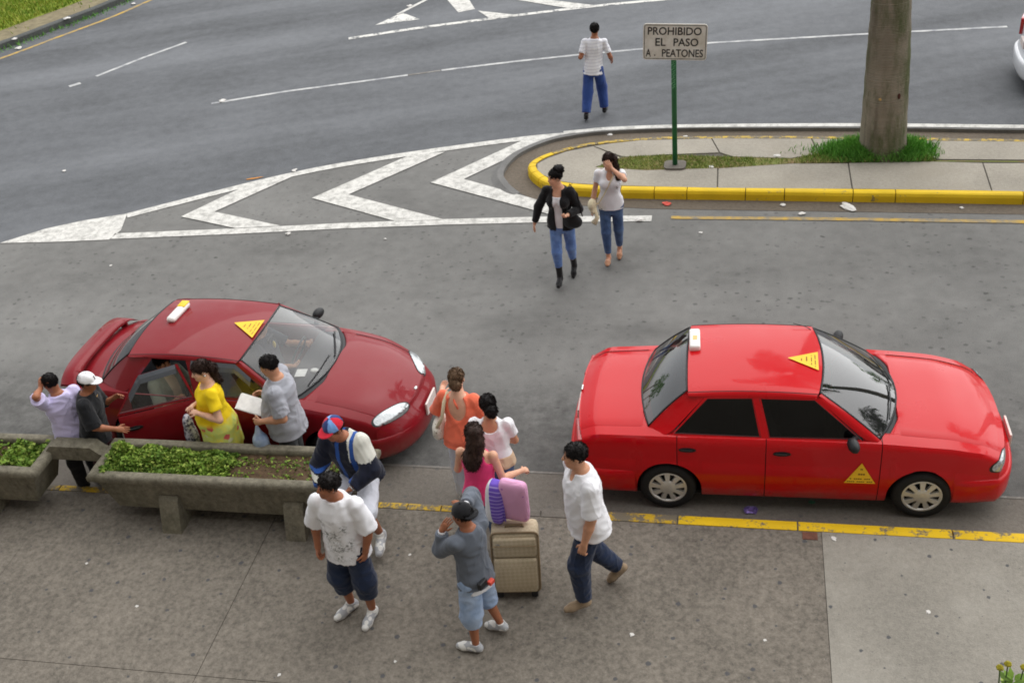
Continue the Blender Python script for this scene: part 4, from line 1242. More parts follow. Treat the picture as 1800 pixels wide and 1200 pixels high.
    for y in (-.36, .36):
        mb, Ms = seat_(.12, y, .48); mb.box((-.05, -.13, .58), (.04, .13, .74), Ms, .035); mb.build('front_seat', M_seat, root, True)
    mb, Ms = seat_(-.82, 0, 1.24); mb.build('rear_seat', M_seat, root, True)
    MB().box((c0 - .1, -.6, .84), (c0 + .36, .6, .86)).build('parcel_shelf', M_inter, root)
    MB().tube([(c1 - .62 + .18 * .4 * math.sin(a_), .36 + .18 * math.cos(a_), .80 + .18 * .9 * math.sin(a_)) for a_ in [2 * math.pi * k / 24 for k in range(25)]], .014, 6).build('steering_wheel', M_trim, root, True)
    MB().box((.30, -.07, 1.18), (.335, .09, 1.235), None, .01).build('rear_view_mirror', M_trim, root)
    # wipers
    for y0, y1 in ((-.50, .02), (.06, .55)):
        def wp(c, t_, o_=.018):
            A, B = Vector(f_base(c)), Vector(f_top(c)); return A.lerp(B, t_) + Vector((.4, 0, .9)).normalized() * (o_ + .02 * math.sin(math.pi * t_))
        MB().tube([wp(y0 / .74, .03), wp((y0 * .6 + y1 * .4) / .74, .08), wp(y1 / .74, .10)], .008, 5).build('wiper', M_trim, root)
    return root, PO, dict(roofpt=roofpt, zroof=zroof, ring=ring, wf=wf)

def decal(parent, tri, lines, n, thick=.0015):
    """thin yellow triangle with rows of small illegible print; tri: three points, first = apex; n: outward normal"""
    a, b, c = [Vector(p) for p in tri]; n = Vector(n).normalized()
    o = MB().add([p + n * k for k in (.002, .0035) for p in (a, b, c)], [(3, 4, 5), (0, 1, 4, 3), (1, 2, 5, 4), (2, 0, 3, 5)]).build('triangle_decal', M_tri, parent)
    if o.data.polygons[0].normal.dot(n) < 0: o.data.flip_normals()
    for t_, wdt, th in lines:
        l, r = a.lerp(b, t_), a.lerp(c, t_); d = (r - l); e = ((b + c) / 2 - a).normalized()
        mb = MB(); k = 0.5 - wdt / 2
        nseg = max(3, int(d.length * wdt / .018))
        for s in range(nseg):
            if (s * 7 + int(t_ * 100)) % 5 == 0: continue
            u0 = k + wdt * s / nseg; u1 = k + wdt * (s + .78) / nseg
            p0, p1 = l + d * u0, l + d * u1
            mb.add([p0 + n * .005 - e * th / 2, p1 + n * .005 - e * th / 2, p1 + n * .005 + e * th / 2, p0 + n * .005 + e * th / 2], [(0, 1, 2, 3)])
        mb.build('decal_print', M_ink, o)

RED = dict(name='taxi_sedan', crownp=3.4, fy=[.93, .965, .985, .998, 1.0, .990, .990, .987, .980, .972, .945], paint=paint('bright_red_paint', srgb(196, 2, 16), .3, .42, .02), xF=2.0, xR=-2.12, wb=1.215, rw=.285, ra=.335,
    zs=[(-2.12, .80), (-2.03, .91), (-1.3, .925), (0, .912), (.8, .905), (1.5, .855), (1.88, .78), (2.0, .67)],
    zc=[(-2.12, .86), (-2.05, .95), (-1.45, .985), (.98, .965), (1.5, .905), (1.86, .80), (2.0, .69)],
    w=[(-2.12, .765), (-2.0, .80), (-1.2, .83), (1.2, .83), (1.7, .815), (2.0, .77)], bowF=.115, bowR=.07,
    bulF=[(.2, .03), (.3, .085), (.48, .095), (.53, .05), (.6, .02), (.7, .0)], bulR=[(.2, .02), (.3, .11), (.48, .12), (.54, .03), (.8, .02), (.9, 0)],
    gaps=[-1.12, -.27, .80], doors=(-1.12, -.27, .80), cab=(-1.47, .98), hoodx=1.93, bootx=-2.03, zr=1.30, yr=.60, roof_f=.27, roof_r=-1.03, roof_fb=.09, roof_rb=.02, crown=.035, ztop=1.385, arc=.03,
    ws=dict(x=1.0, bow=.22, y=.735, z=.965, dz=.04), rg=dict(x=-1.50, bow=.10, y=.66, z=.985, dz=.03), g_front=M_gws, g_rear=M_gws, g_side=M_gdark,
    win=dict(front=[(.60, .93), (.17, 1.275), (-.345, 1.28), (-.245, .93)], rear=[(-.315, .93), (-.405, 1.28), (-.83, 1.272), (-1.15, .945)]),
    handles=((-.12, .775), (-1.02, .79)), mirror=(.52, .965), headlamp=dict(p=(1.87, .62, .625), n=(.8, .5, .34), a=(-.4, .9, 0), r=(.16, .07)), bump=(.22, .50), taillamp=dict(p=(-2.10, .56, .74), w=.36, h=.16, rz=8), flatC=True)
red_car, red_parts, rq = build_car(RED, (.556, 9.33, 0), .0195, 'bright red taxi sedan parked at the yellow kerb, all doors shut', 'car', 'red taxis at the kerb')
tz = 1.386
decal(red_parts['body'], [(-.06, -.08, tz), (.235, .055, tz - .02), (.225, -.25, tz - .022)], ((.45, .5, .012), (.62, .5, .014), (.78, .7, .010), (.9, .8, .010)), (0.05, 0, 1))
dy = -.829
decal(red_parts['front_door_near'], [(.625, dy + .001, .70), (.475, dy - .0045, .455), (.765, dy - .0045, .455)], ((.3, .4, .018), (.55, .55, .018), (.78, .85, .012), (.92, .9, .012)), (0, -1, .04))
tl_ = MB().box((-.055, -.165, 0), (.055, .165, .075), Matrix.Translation((-.97, .22, 1.345)) @ Matrix.Rotation(R(2), 4, 'Z'), .02).build('taxi_roof_lamp', M_taxiw, red_car, True)
MB().box((-.02, -.05, .0735), (.025, .03, .0765), Matrix.Translation((-.97, .22, 1.345))).build('lamp_mark', mat('lamp_mark', srgb(236, 186, 120), .5), tl_)
MB().tube([(.20, .50, 1.335), (.14, .53, 1.355), (.02, .55, 1.38)], .004, 5).build('aerial', M_trim, red_car)
MB().box((.24, -.40, 1.20), (.245, -.30, 1.28), Matrix.Translation((.06, 0, -.04))).build('windscreen_sticker', M_paper, red_car)
MB().tube([(-2.13, -.02, .9), (-2.13, .06, .9)], .012, 6).build('boot_badge', M_chrome, red_car)

MAR = dict(RED); del MAR['fy']; MAR.update(crownp=2.4, name='taxi_saloon', paint=paint('dull_maroon_paint', srgb(130, 14, 26), .42, .42, .05), xF=1.96, xR=-2.12, wb=1.2, open=31,
    zs=[(-2.12, .79), (-2.0, .87), (-1.5, .91), (-.6, .905), (.8, .885), (1.5, .78), (1.8, .69), (1.96, .60)],
    zc=[(-2.12, .86), (-2.02, .95), (-1.6, .99), (1.05, .955), (1.5, .87), (1.8, .75), (1.96, .62)],
    w=[(-2.12, .70), (-1.9, .77), (-1.2, .815), (1.2, .815), (1.6, .795), (1.96, .73)], bowF=.26, bowR=.16,
    bulF=[(.2, .05), (.3, .11), (.45, .12), (.52, .09), (.58, .02), (.7, 0)], bulR=[(.2, .03), (.35, .10), (.5, .10), (.6, .03), (.9, 0)],
    gaps=[-1.12, -.27, .80], cab=(-1.62, 1.05), hoodx=1.88, bootx=-2.03, roof_f=.25, roof_r=-1.14, roof_fb=.06, roof_rb=.03, crown=.045, ztop=1.385, arc=.045, yr=.59,
    ws=dict(x=1.05, bow=.26, y=.72, z=.955, dz=.04), rg=dict(x=-1.66, bow=.12, y=.62, z=.985, dz=.04), g_front=M_gclear, g_rear=M_gws, g_side=M_gclear,
    win=dict(front=[(.66, .925), (.18, 1.268), (-.345, 1.278), (-.245, .925)], rear=[(-.315, .925), (-.405, 1.278), (-.80, 1.262), (-1.10, .94)]),
    handles=((-.13, .74), (-.98, .75)), mirror=(.50, .97), headlamp=dict(p=(1.80, .475, .63), n=(.72, .42, .55), a=(-.26, .34, 0), r=(.235, .068)), bump=(.2, .47), taillamp=dict(p=(-2.06, .50, .72), w=.36, h=.15, rz=20), visor=True, flatC=False)
mar_car, mar_parts, mq = build_car(MAR, (-5.431, 9.64, 0), -.0494, 'dull maroon taxi sedan with its near rear door open', 'car', 'red taxis at the kerb', True)
decal(mar_parts['body'], [(-.09, .02, 1.387), (.222, .14, 1.360), (.225, -.21, 1.357)], ((.45, .5, .012), (.62, .5, .014), (.78, .7, .010), (.9, .8, .010)), (.07, 0, 1))
Ml = Matrix.Translation((-.86, .17, 1.36)) @ Matrix.Rotation(R(-3), 4, 'Z')
tl2 = MB().box((-.055, -.19, 0), (.055, .19, .07), Ml, .03).build('taxi_roof_lamp', M_taxiw, mar_car, True)
MB().box((-.045, .06, .062), (.052, .185, .076), Ml, .006).build('lamp_top', M_taxiy, tl2, True)
# rear spoiler
rows = []
for k in range(21):
    c = -1 + k / 10; y = .69 * c; dz = -.11 * abs(c) ** 6; x0 = -1.97 + .05 * c * c
    rows.append([(x0 - .14, y, .990 + dz), (x0 - .115, y, 1.020 + dz), (x0 + .02, y, 1.018 + dz), (x0 + .11, y, 1.002 + dz), (x0 + .02, y, .992 + dz), (x0 - .14, y, .990 + dz)])
sp = MB().grid(rows).build('spoiler', MAR['paint'], mar_car, True)
for sg in (-1, 1): MB().box((-1.95, sg * .52 - .02, .88), (-1.86, sg * .52 + .02, .995), None, .01).build('spoiler_post', MAR['paint'], sp)
MB().ell((1.945, 0, .645), (.022, .035, .02)).build('badge', M_chrome, mar_car, True)
# things on the dashboard and the rear view charm
MB().box((.60, -.34, .889), (.72, -.20, .893), Matrix.Rotation(R(8), 4, 'Z')).build('paper_slip', M_paper, mar_car)
MB().ell((.84, -.13, .905), (.05, .035, .018)).build('dash_trinket', M_paper, mar_car, True)
MB().ell((.335, .02, 1.12), (.02, .02, .045)).build('hanging_charm', mat('charm', srgb(190, 170, 90), .6), mar_car, True)

WHT = dict(RED); WHT.update(name='passing_car', paint=paint('white_car_paint', srgb(226, 228, 232), .3), taillamp=dict(p=(-2.10, .60, .80), w=.30, h=.28, rz=14), bowR=.12,
    zs=[(-2.12, .86), (-2.02, .96), (-1.3, .96), (0, .93), (.8, .9), (1.5, .80), (1.9, .70), (2.0, .64)], zc=[(-2.12, .92), (-2.05, 1.0), (-1.45, 1.02), (.98, .965), (1.5, .90), (1.85, .78), (2.0, .68)])
wht_car, wp_, _q = build_car(WHT, (6.83, 19.66, .004), R(-3), 'white car leaving at the right edge, only its tail showing', 'car', None)
# ================================================================== PEOPLE: distance-field modelling
def nrm(v):
    v = np.asarray(v, float); return v / (np.linalg.norm(v) + 1e-12)
def rc(a, b, ra, rb, fa=False, fb=False, k=.02):
    """tapered capsule; fa/fb = flat ends"""
    a = np.asarray(a, float); b = np.asarray(b, float); ba = b - a; bb = float(ba @ ba); L = math.sqrt(bb)
    def fn(X, Y, Z):
        px, py, pz = X - a[0], Y - a[1], Z - a[2]
        t_ = (px * ba[0] + py * ba[1] + pz * ba[2]) / bb; tc = np.clip(t_, 0, 1)
        d = np.sqrt((px - tc * ba[0]) ** 2 + (py - tc * ba[1]) ** 2 + (pz - tc * ba[2]) ** 2) - (ra + (rb - ra) * tc)
        if fb: d = np.maximum(d, (t_ - 1) * L)
        if fa: d = np.maximum(d, -t_ * L)
        return d
    r = max(ra, rb)
    return [np.minimum(a, b) - r, np.maximum(a, b) + r, fn, k]
def el(c, r, F=None, k=.02):
    c = np.asarray(c, float); F = np.eye(3) if F is None else F
    def fn(X, Y, Z):
        px, py, pz = X - c[0], Y - c[1], Z - c[2]
        q = [(F[0, i] * px + F[1, i] * py + F[2, i] * pz) / r[i] for i in range(3)]
        k0 = np.sqrt(q[0] ** 2 + q[1] ** 2 + q[2] ** 2); k1 = np.sqrt((q[0] / r[0]) ** 2 + (q[1] / r[1]) ** 2 + (q[2] / r[2]) ** 2) + 1e-6
        return k0 * (k0 - 1) / k1
    m = max(r); return [c - m, c + m, fn, k]
def trs(o, F, L, T, k=.02):
    """torso: T rows (t, rx, ry, cy)"""
    o = np.asarray(o, float); T = np.asarray(T, float)
    def fn(X, Y, Z):
        px, py, pz = X - o[0], Y - o[1], Z - o[2]
        x, y, z = [F[0, i] * px + F[1, i] * py + F[2, i] * pz for i in range(3)]
        t_ = z / L; rx = np.interp(t_, T[:, 0], T[:, 1]); ry = np.interp(t_, T[:, 0], T[:, 2]); y = y - np.interp(t_, T[:, 0], T[:, 3])
        kk = np.sqrt((x / rx) ** 2 + (y / ry) ** 2); d = (kk - 1) * np.minimum(rx, ry) * .92
        return np.maximum(d, np.maximum((T[0, 0] - t_) * L, (t_ - T[-1, 0]) * L))
    m = T[:, 1:3].max() + .05; e0 = o + F[:, 2] * T[0, 0] * L; e1 = o + F[:, 2] * T[-1, 0] * L
    return [np.minimum(e0, e1) - m, np.maximum(e0, e1) + m, fn, k]

def surface_nets(D, lo, h):
    nx, ny, nz = D.shape; S = D < 0
    c = S[:-1, :-1, :-1].astype(np.int8)
    tot = np.zeros((nx - 1, ny - 1, nz - 1), np.int8)
    for i in (0, 1):
        for j in (0, 1):
            for k in (0, 1): tot += S[i:nx - 1 + i, j:ny - 1 + j, k:nz - 1 + k]
    I, J, K = np.nonzero((tot > 0) & (tot < 8)); n = len(I)
    cid = np.full((nx - 1, ny - 1, nz - 1), -1, np.int32); cid[I, J, K] = np.arange(n)
    val = {(i, j, k): D[I + i, J + j, K + k] for i in (0, 1) for j in (0, 1) for k in (0, 1)}
    acc = np.zeros((n, 3)); cnt = np.zeros(n)
    for a in val:
        for ax in range(3):
            if a[ax]: continue
            b = list(a); b[ax] = 1; va, vb = val[a], val[tuple(b)]
            m = (va < 0) != (vb < 0); t_ = np.where(m, va / np.where(va == vb, 1, va - vb), 0)
            p = np.tile(np.array(a, float), (n, 1)); p[:, ax] += t_
            acc[m] += p[m]; cnt[m] += 1
    V = (np.stack([I, J, K], 1) + acc / np.maximum(cnt, 1)[:, None]) * h + lo
    Q = []
    for ax in range(3):
        o1, o2 = (ax + 1) % 3, (ax + 2) % 3
        sl0 = [slice(None)] * 3; sl1 = [slice(None)] * 3; sl0[ax] = slice(0, -1); sl1[ax] = slice(1, None)
        A, B = S[tuple(sl0)], S[tuple(sl1)]; e = np.stack(np.nonzero(A != B), 1)
        e = e[(e[:, o1] > 0) & (e[:, o2] > 0) & (e[:, o1] < D.shape[o1] - 1) & (e[:, o2] < D.shape[o2] - 1)]
        ins = S[tuple(e.T)]
        def cell(d1, d2):
            q = e.copy(); q[:, o1] -= d1; q[:, o2] -= d2; return cid[tuple(q.T)]
        q = np.stack([cell(1, 1), cell(0, 1), cell(0, 0), cell(1, 0)], 1)
        q[~ins] = q[~ins][:, ::-1]; Q.append(q)
    Q = np.concatenate(Q); Q = Q[(Q >= 0).all(1)]
    return V, Q

def sdf_obj(name, prims, h, parent, mats, post=None, subs=(), matfn=None, extra=None):
    lo = np.min([p[0] for p in prims], 0) - 3 * h; hi = np.max([p[1] for p in prims], 0) + 3 * h
    n = np.ceil((hi - lo) / h).astype(int) + 1
    ax = [lo[i] + np.arange(n[i]) * h for i in range(3)]
    D = np.full(n, .25)
    def apply(p, op):
        l, u, fn, k = p; mg = .045
        s = [slice(max(0, int((l[i] - mg - lo[i]) / h)), min(n[i], int((u[i] + mg - lo[i]) / h) + 2)) for i in range(3)]
        if any(q.stop <= q.start for q in s): return
        d = fn(ax[0][s[0]][:, None, None], ax[1][s[1]][None, :, None], ax[2][s[2]][None, None, :]); c = D[tuple(s)]
        if op == 'u':
            hh = np.clip(.5 + .5 * (c - d) / k, 0, 1); D[tuple(s)] = c + (d - c) * hh - k * hh * (1 - hh)
        else: D[tuple(s)] = np.maximum(c, -d)
    for p in prims: apply(p, 'u')
    X, Y, Z = ax[0][:, None, None], ax[1][None, :, None], ax[2][None, None, :]
    if post: D = post(X, Y, Z, D)
    for p in subs: apply(p, 's')
    V, Q = surface_nets(D, lo, h)
    if extra is not None and len(extra.v):
        nV = len(V); V = np.concatenate([V, np.array([tuple(q) for q in extra.v], float)])
        ef = [tuple(i + nV for i in f_) for f_ in extra.f]
    else: ef = []
    me = bpy.data.meshes.new(name)
    if ef:
        me.from_pydata(V.tolist(), [], Q.tolist() + ef)
    else:
        me.vertices.add(len(V)); me.vertices.foreach_set('co', V.ravel().astype(np.float32))
        me.loops.add(4 * len(Q)); me.loops.foreach_set('vertex_index', Q.ravel().astype(np.int32))
        me.polygons.add(len(Q)); me.polygons.foreach_set('loop_start', np.arange(0, 4 * len(Q), 4, dtype=np.int32)); me.polygons.foreach_set('loop_total', np.full(len(Q), 4, np.int32))
    me.update()
    o = link(name, me, parent, mats, True)
    if matfn is not None:
        C = V[Q].mean(1); mi = np.zeros(len(Q) + len(ef), np.int32); mi[:len(Q)] = matfn(C[:, 0], C[:, 1], C[:, 2]); me.polygons.foreach_set('material_index', mi)
    return o

def folds(amp, seed, sx=1., sz=1.):
    rd = np.random.default_rng(seed); W = rd.normal(size=(5, 3)) * np.array([24 * sx, 24 * sx, 19 * sz]); ph = rd.uniform(0, 6.28, 5); W2 = rd.normal(size=(3, 3)) * 11; p2 = rd.uniform(0, 6.28, 3)
    def fn(X, Y, Z):
        w = sum(np.sin(a[0] * X + a[1] * Y + a[2] * Z + p) for a, p in zip(W2, p2)) * .9
        f_ = sum(np.sin(a[0] * X + a[1] * Y + a[2] * Z + p + w) for a, p in zip(W, ph)) / 5
        return amp * .62 * (np.abs(f_) * 2.2 - .7)
    return fn

# cloth, skin, hair materials
def cloth(name, c, var=.10, rough=.9, weave=260, bump=.12, dark=None):
    if name in MATS: return MATS[name]
    t = NT(name)
    col = t.mix(t.map(t.noise(9, 4), .3, .7), tuple(x * (1 - var) for x in c), tuple(min(1, x * (1 + var)) for x in c))
    if dark: col = t.mix(t.map(t.noise(4.5, 4, .6), .42, .62), col, dark)
    t.set(col=col, rough=rough, spec=.2, sheen=.15)
    nz = t.noise(3.6, 1, .4, co=t.mapping((1.25, 1.25, .6), (.35, .2, 0)), dist=.9)
    rdg = t.math('POWER', t.math('SUBTRACT', 1., t.math('ABSOLUTE', t.math('SUBTRACT', t.math('MULTIPLY', nz, 2.), 1.))), 6.)
    big = t.n('ShaderNodeBump', Height=rdg, Strength=.38, Distance=.02)
    x = t.n('ShaderNodeBump', Height=t.math('ADD', t.noise(weave, 1), t.math('MULTIPLY', t.noise(38, 3), 1.2)), Strength=bump * 2.2, Distance=.004, Normal=big.outputs[0])
    t.t.links.new(x.outputs[0], t.b.inputs['Normal'])
    MATS[name] = t.m; return t.m
def skin(name, c):
    if name in MATS: return MATS[name]
    t = NT(name)
    t.set(col=t.mix(t.map(t.noise(14, 4), .3, .7), tuple(x * .88 for x in c), (min(1, c[0] * 1.10), c[1] * 1.06, c[2] * 1.02)), rough=.5, spec=.35, sss=.08)
    t.b.inputs['Subsurface Radius'].default_value = (.02, .008, .004)
    t.bump(t.noise(160, 2), .08, .002)
    MATS[name] = t.m; return t.m
def hairm(name, c):
    if name in MATS: return MATS[name]
    t = NT(name)
    st = t.noise(1, 4, .6, co=t.mapping((120, 120, 14)))
    t.set(col=t.mix(t.map(st, .35, .68), tuple(x * .5 for x in c), tuple(min(1, x * 1.35) for x in c)), rough=.55, spec=.25)
    t.bump(st, .6, .006)
    MATS[name] = t.m; return t.m
SK1 = skin('tan_skin', srgb(198, 146, 116)); SK2 = skin('light_skin', srgb(216, 166, 138)); SK3 = skin('brown_skin', srgb(160, 104, 76)); SK4 = skin('fair_skin', srgb(224, 178, 152))
HB = hairm('black_hair', srgb(27, 22, 21)); HD = hairm('dark_brown_hair', srgb(54, 36, 29)); HL = hairm('light_brown_hair', srgb(112, 88, 66))
M_eye = mat('eye_dark', srgb(30, 22, 18), .3); M_lip = mat('lip', srgb(158, 86, 78), .5); M_brow = mat('brow', srgb(40, 30, 26), .9)
t = NT('white_trainer'); t.set(col=t.mix(t.map(t.vor(16, 'Distance'), .47, .53), srgb(230, 229, 225), srgb(176, 178, 182)), rough=.6, spec=.3); t.bump(t.noise(30, 3), .3, .006); M_shoew = t.m
M_sole = mat('pale_sole', srgb(176, 172, 166), .8, .15, 20)
M_lace = mat('grey_lace', srgb(150, 152, 158), .8); M_shoek = cloth('black_leather', srgb(28, 27, 28), .2, .45, 60, .08); M_soled = mat('dark_sole', srgb(34, 32, 30), .85)
M_shoet = cloth('tan_suede', srgb(150, 130, 106), .15, .95); M_skinshoe = cloth('tan_flat', srgb(186, 138, 108), .1, .6)

def strands(o, n, ln, m, seed, c, parent=None):
    """short loose locks lying on the hair surface, so its outline is not a smooth shell"""
    rd = np.random.default_rng(seed); me = o.data; nv = len(me.vertices)
    co = np.zeros(nv * 3, np.float32); no = np.zeros(nv * 3, np.float32)
    me.vertices.foreach_get('co', co); me.vertices.foreach_get('normal', no); co = co.reshape(-1, 3); no = no.reshape(-1, 3)
    i = rd.integers(0, nv, n); P = co[i]; N = no[i]
    fl = (P - np.asarray(c)) * np.array([1, 1, 0]) * 3 + np.array([0, 0, -.6]) + rd.normal(size=(n, 3)) * .45
    T = fl - N * (fl * N).sum(1, keepdims=True); T /= np.linalg.norm(T, axis=1, keepdims=True) + 1e-9
    B = np.cross(N, T); L = ln * rd.uniform(.5, 1.3, (n, 1)); w = .0022
    lift = rd.uniform(.002, .011, (n, 1))
    V = np.concatenate([P - B * w - N * .002, P + B * w - N * .002, P + T * L * .6 + B * w * .8 + N * lift, P + T * L + N * lift * .7, P + T * L * .6 - B * w * .8 + N * lift], 1).reshape(-1, 3)
    F_ = np.arange(n * 5).reshape(-1, 5)
    so = obj('loose_hair', V, F_, m, parent or o); so['kind'] = 'stuff'
    return so
DEFP = dict(sp=(0, .03, 1), tw=0, hy=0, hp=0, ht=0, Lu=(-.16, .0, -1), Lf=(-.02, .22, -1), Ru=(.16, 0, -1), Rf=(.02, .22, -1), Lt=(-.03, .02, -1), Ls=(0, -.03, -1), Rt=(.03, .02, -1), Rs=(0, -.03, -1), Lk=(-.15, 1, 0), Rk=(.15, 1, 0),
            Lth=None, Rth=None, Lpn=None, Rpn=None, curl=.35, Lcurl=None, Rcurl=None, Lhd=None, Rhd=None)
class Person:
    def __init__(s, label, xy, gz, face, h, sk, P=None, fem=False, bw=1., bd=1., belly=0., zp=None, seed=1, group=None, parent_label=None):
        s.P = P = {**DEFP, **(P or {})}; s.h = h; s.fem = fem; s.seed = seed; s.sk = sk
        s.root = empty('person', (xy[0], xy[1], gz), R(face), label, 'person', group)
        n3 = lambda k: nrm(P[k])
        s.sc = sc = h / 1.72
        hw = .052 * h; th, sh = .245 * h, .243 * h
        def leg(side, z0):
            sg = -1 if side == 'L' else 1
            hip = np.array([sg * hw, 0, z0 - .02 * h]); kn = hip + n3(side + 't') * th; an = kn + n3(side + 's') * sh
            return hip, kn, an
        def low(side):
            an = leg(side, 0)[2]; f = n3(side + 'k'); u = s.ortho(np.array([0, 0, 1.]), f)
            return min((an - f * .055 * sc - u * .08 * sc)[2], (an + f * .19 * sc - u * .08 * sc)[2])
        z0 = zp if zp is not None else -min(low('L'), low('R'))
        s.z0 = z0; s.pel = np.array([0, 0, z0]); s.leg = {q: leg(q, z0) for q in 'LR'}
        up = n3('sp'); a = R(P['tw']); rt = np.array([math.cos(a), math.sin(a), 0]); rt = s.ortho(rt, up); fw = np.cross(up, rt)
        s.F = np.stack([rt, fw, up], 1); s.L = .295 * h
        s.ch = s.pel + up * s.L
        sw = (.098 if fem else .108) * h * (bw * .4 + .6)
        s.sho = {'L': s.ch - rt * sw - up * .014 * h, 'R': s.ch + rt * sw - up * .014 * h}; s.arm = {}
        for q in 'LR':
            e = s.sho[q] + n3(q + 'u') * .172 * h; w = e + n3(q + 'f') * .148 * h; s.arm[q] = (s.sho[q], e, w)
        hy, hp, ht = R(P['hy']), R(P['hp']), R(P['ht'])
        Fh = s.F if P.get('hrel') else np.eye(3)
        M = Matrix.Rotation(hy, 3, 'Z') @ Matrix.Rotation(-hp, 3, 'X') @ Matrix.Rotation(ht, 3, 'Y')
        s.HF = Fh @ np.array(M); s.H = H = .134 * h
        s.nb = s.ch + up * .022 * h
        s.hc = s.nb + nrm(up * .6 + s.HF[:, 2] * .4) * .095 * h + s.HF[:, 1] * .018 * h
        for q in 'LR':
            ik = P.get(q + 'ik')
            if ik is None: continue
            (kind, x, y, z), hint = ik
            tgt = s.hp(x, y, z) if kind == 'h' else np.array([x, y, z], float)
            a, l1, l2 = s.sho[q], .172 * h, .148 * h; d = tgt - a; D_ = min(np.linalg.norm(d), (l1 + l2) * .995); u = nrm(d)
            ca = (l1 * l1 + D_ * D_ - l2 * l2) / (2 * l1 * D_); ca = max(-1, min(1, ca)); pv = s.ortho(hint, u)
            e = a + u * l1 * ca + pv * l1 * math.sqrt(1 - ca * ca); s.arm[q] = (a, e, e + nrm(a + u * D_ - e) * l2)
        # torso table
        g = h
        if fem: T = [(-.30, .060, .062, 0), (-.15, .101, .070, -.006), (0, .104, .070, -.008), (.15, .096, .064, -.004), (.38, .078, .056, 0), (.55, .084, .060, .004), (.72, .094, .066, .006), (.88, .090, .058, 0), (1.0, .070, .047, -.006), (1.07, .046, .040, -.008), (1.14, .034, .034, -.004)]
        else: T = [(-.30, .058, .062, 0), (-.15, .096, .068, -.004), (0, .098, .066, -.004), (.2, .092, .064, 0), (.4, .090, .064, .004), (.6, .098, .068, .004), (.75, .104, .070, .002), (.9, .100, .060, -.002), (1.0, .078, .050, -.006), (1.07, .052, .043, -.008), (1.14, .037, .037, -.004)]
        s.T = []
        for t_, rx, ry, cy in T:
            bb = math.exp(-((t_ - .25) / .28) ** 2) * belly; mid = 1 if t_ < .95 else 0
            s.T.append((t_, rx * g * (1 + (bw - 1) * mid) + bb * .25, ry * g * (1 + (bd - 1) * mid) + bb * .5, cy * g + bb * .5))
        s.bw = bw
    @staticmethod
    def ortho(v, d):
        v = np.asarray(v, float); d = nrm(d); v = v - d * (v @ d)
        if np.linalg.norm(v) < 1e-4: v = np.cross(d, [0.3, 1, .2])
        return nrm(v)
    def hp(s, x, y, z): return s.hc + s.HF @ (np.array([x, y, z]) * s.H)
    def tp(s, x, y, t_): return s.pel + s.F @ np.array([x, y, t_ * s.L])
    def body(s, feet=False, legs=True):
        h, H, P, sc = s.h, s.H, s.P, s.sc; F = s.HF; pr = []
        pr.append(trs(s.pel, s.F, s.L, s.T, .03))
        if s.fem:
            for sg in (-1, 1): pr.append(el(s.tp(sg * .045 * h, .052 * h, .70), (.036 * h, .034 * h, .036 * h), None, .02))
        pr.append(rc(s.nb - s.F[:, 2] * .03 * h, s.hp(0, -.10, -.26), .036 * h, .031 * h, k=.025))
        pr += [el(s.hp(0, -.09, .13), (.335 * H, .405 * H, .365 * H), F, .01), el(s.hp(0, .05, -.13), (.265 * H, .325 * H, .355 * H), F, .03), el(s.hp(0, .20, -.38), (.13 * H, .13 * H, .10 * H), F, .05)]
        pr.append(rc(s.hp(0, .36, .03), s.hp(0, .43, -.10), .035 * H, .055 * H, k=.012))
        for sg in (-1, 1):
            pr.append(el(s.hp(sg * .325, -.04, -.04), (.045 * H, .085 * H, .14 * H), F, .008))
            pr.append(el(s.hp(sg * .15, .24, -.10), (.09 * H, .10 * H, .09 * H), F, .03))
        ex = MB()
        aw = 1 + (s.bw - 1) * .6; fm = .88 if s.fem else 1.
        for q in 'LR':
            a, e, w = s.arm[q]
            pr += [el(a, (.031 * h * fm * aw,) * 3, None, .03), rc(a, e, .0285 * h * fm * aw, .0245 * h * fm * aw, k=.02), rc(e, e + (w - e) * .35, .0245 * h * fm * aw, .0255 * h * fm * aw, k=.012), rc(e + (w - e) * .35, w, .0255 * h * fm * aw, .0165 * h * fm, k=.012)]
            d = nrm(P[q + 'hd']) if P[q + 'hd'] is not None else nrm(w - e)
            sg = -1 if q == 'L' else 1
            th = P[q + 'th'] if P[q + 'th'] is not None else (-.2 * sg, 1, .1); sv = s.ortho(th, d)
            pn = P[q + 'pn'] if P[q + 'pn'] is not None else (-sg, 0, 0)
            nv = np.cross(d, sv); nv = nv if nv @ np.asarray(pn, float) > 0 else -nv
            hs = sc * (.9 if s.fem else 1.0)
            Fp = np.stack([sv, d, nv], 1)
            pr += [el(w + d * .048 * hs, (.041 * hs, .056 * hs, .0175 * hs), Fp, .012), rc(w, w + d * .03 * hs, .0165 * h * fm, .022 * hs, k=.012)]
            cl = P[q + 'curl'] if P[q + 'curl'] is not None else P['curl']
            for i, (o_, ln) in enumerate(((.030, .072), (.010, .080), (-.010, .075), (-.029, .060))):
                b0 = w + d * .082 * hs + sv * o_ * hs; dd = lambda a_: nrm(d * math.cos(a_) + nv * math.sin(a_) + sv * o_ * 2.2)
                c1_ = cl * (1 + .12 * i); p1 = b0 + dd(c1_ * .7) * ln * .48 * hs; p2 = p1 + dd(c1_ * 1.7) * ln * .32 * hs; p3 = p2 + dd(c1_ * 2.5) * ln * .24 * hs
                ex.tube([b0 - d * .02 * hs, b0, p1, p2, p3, p3 + dd(c1_ * 2.5) * .004], [.0090 * hs, .0092 * hs, .0086 * hs, .0078 * hs, .006 * hs, .002 * hs], 7)
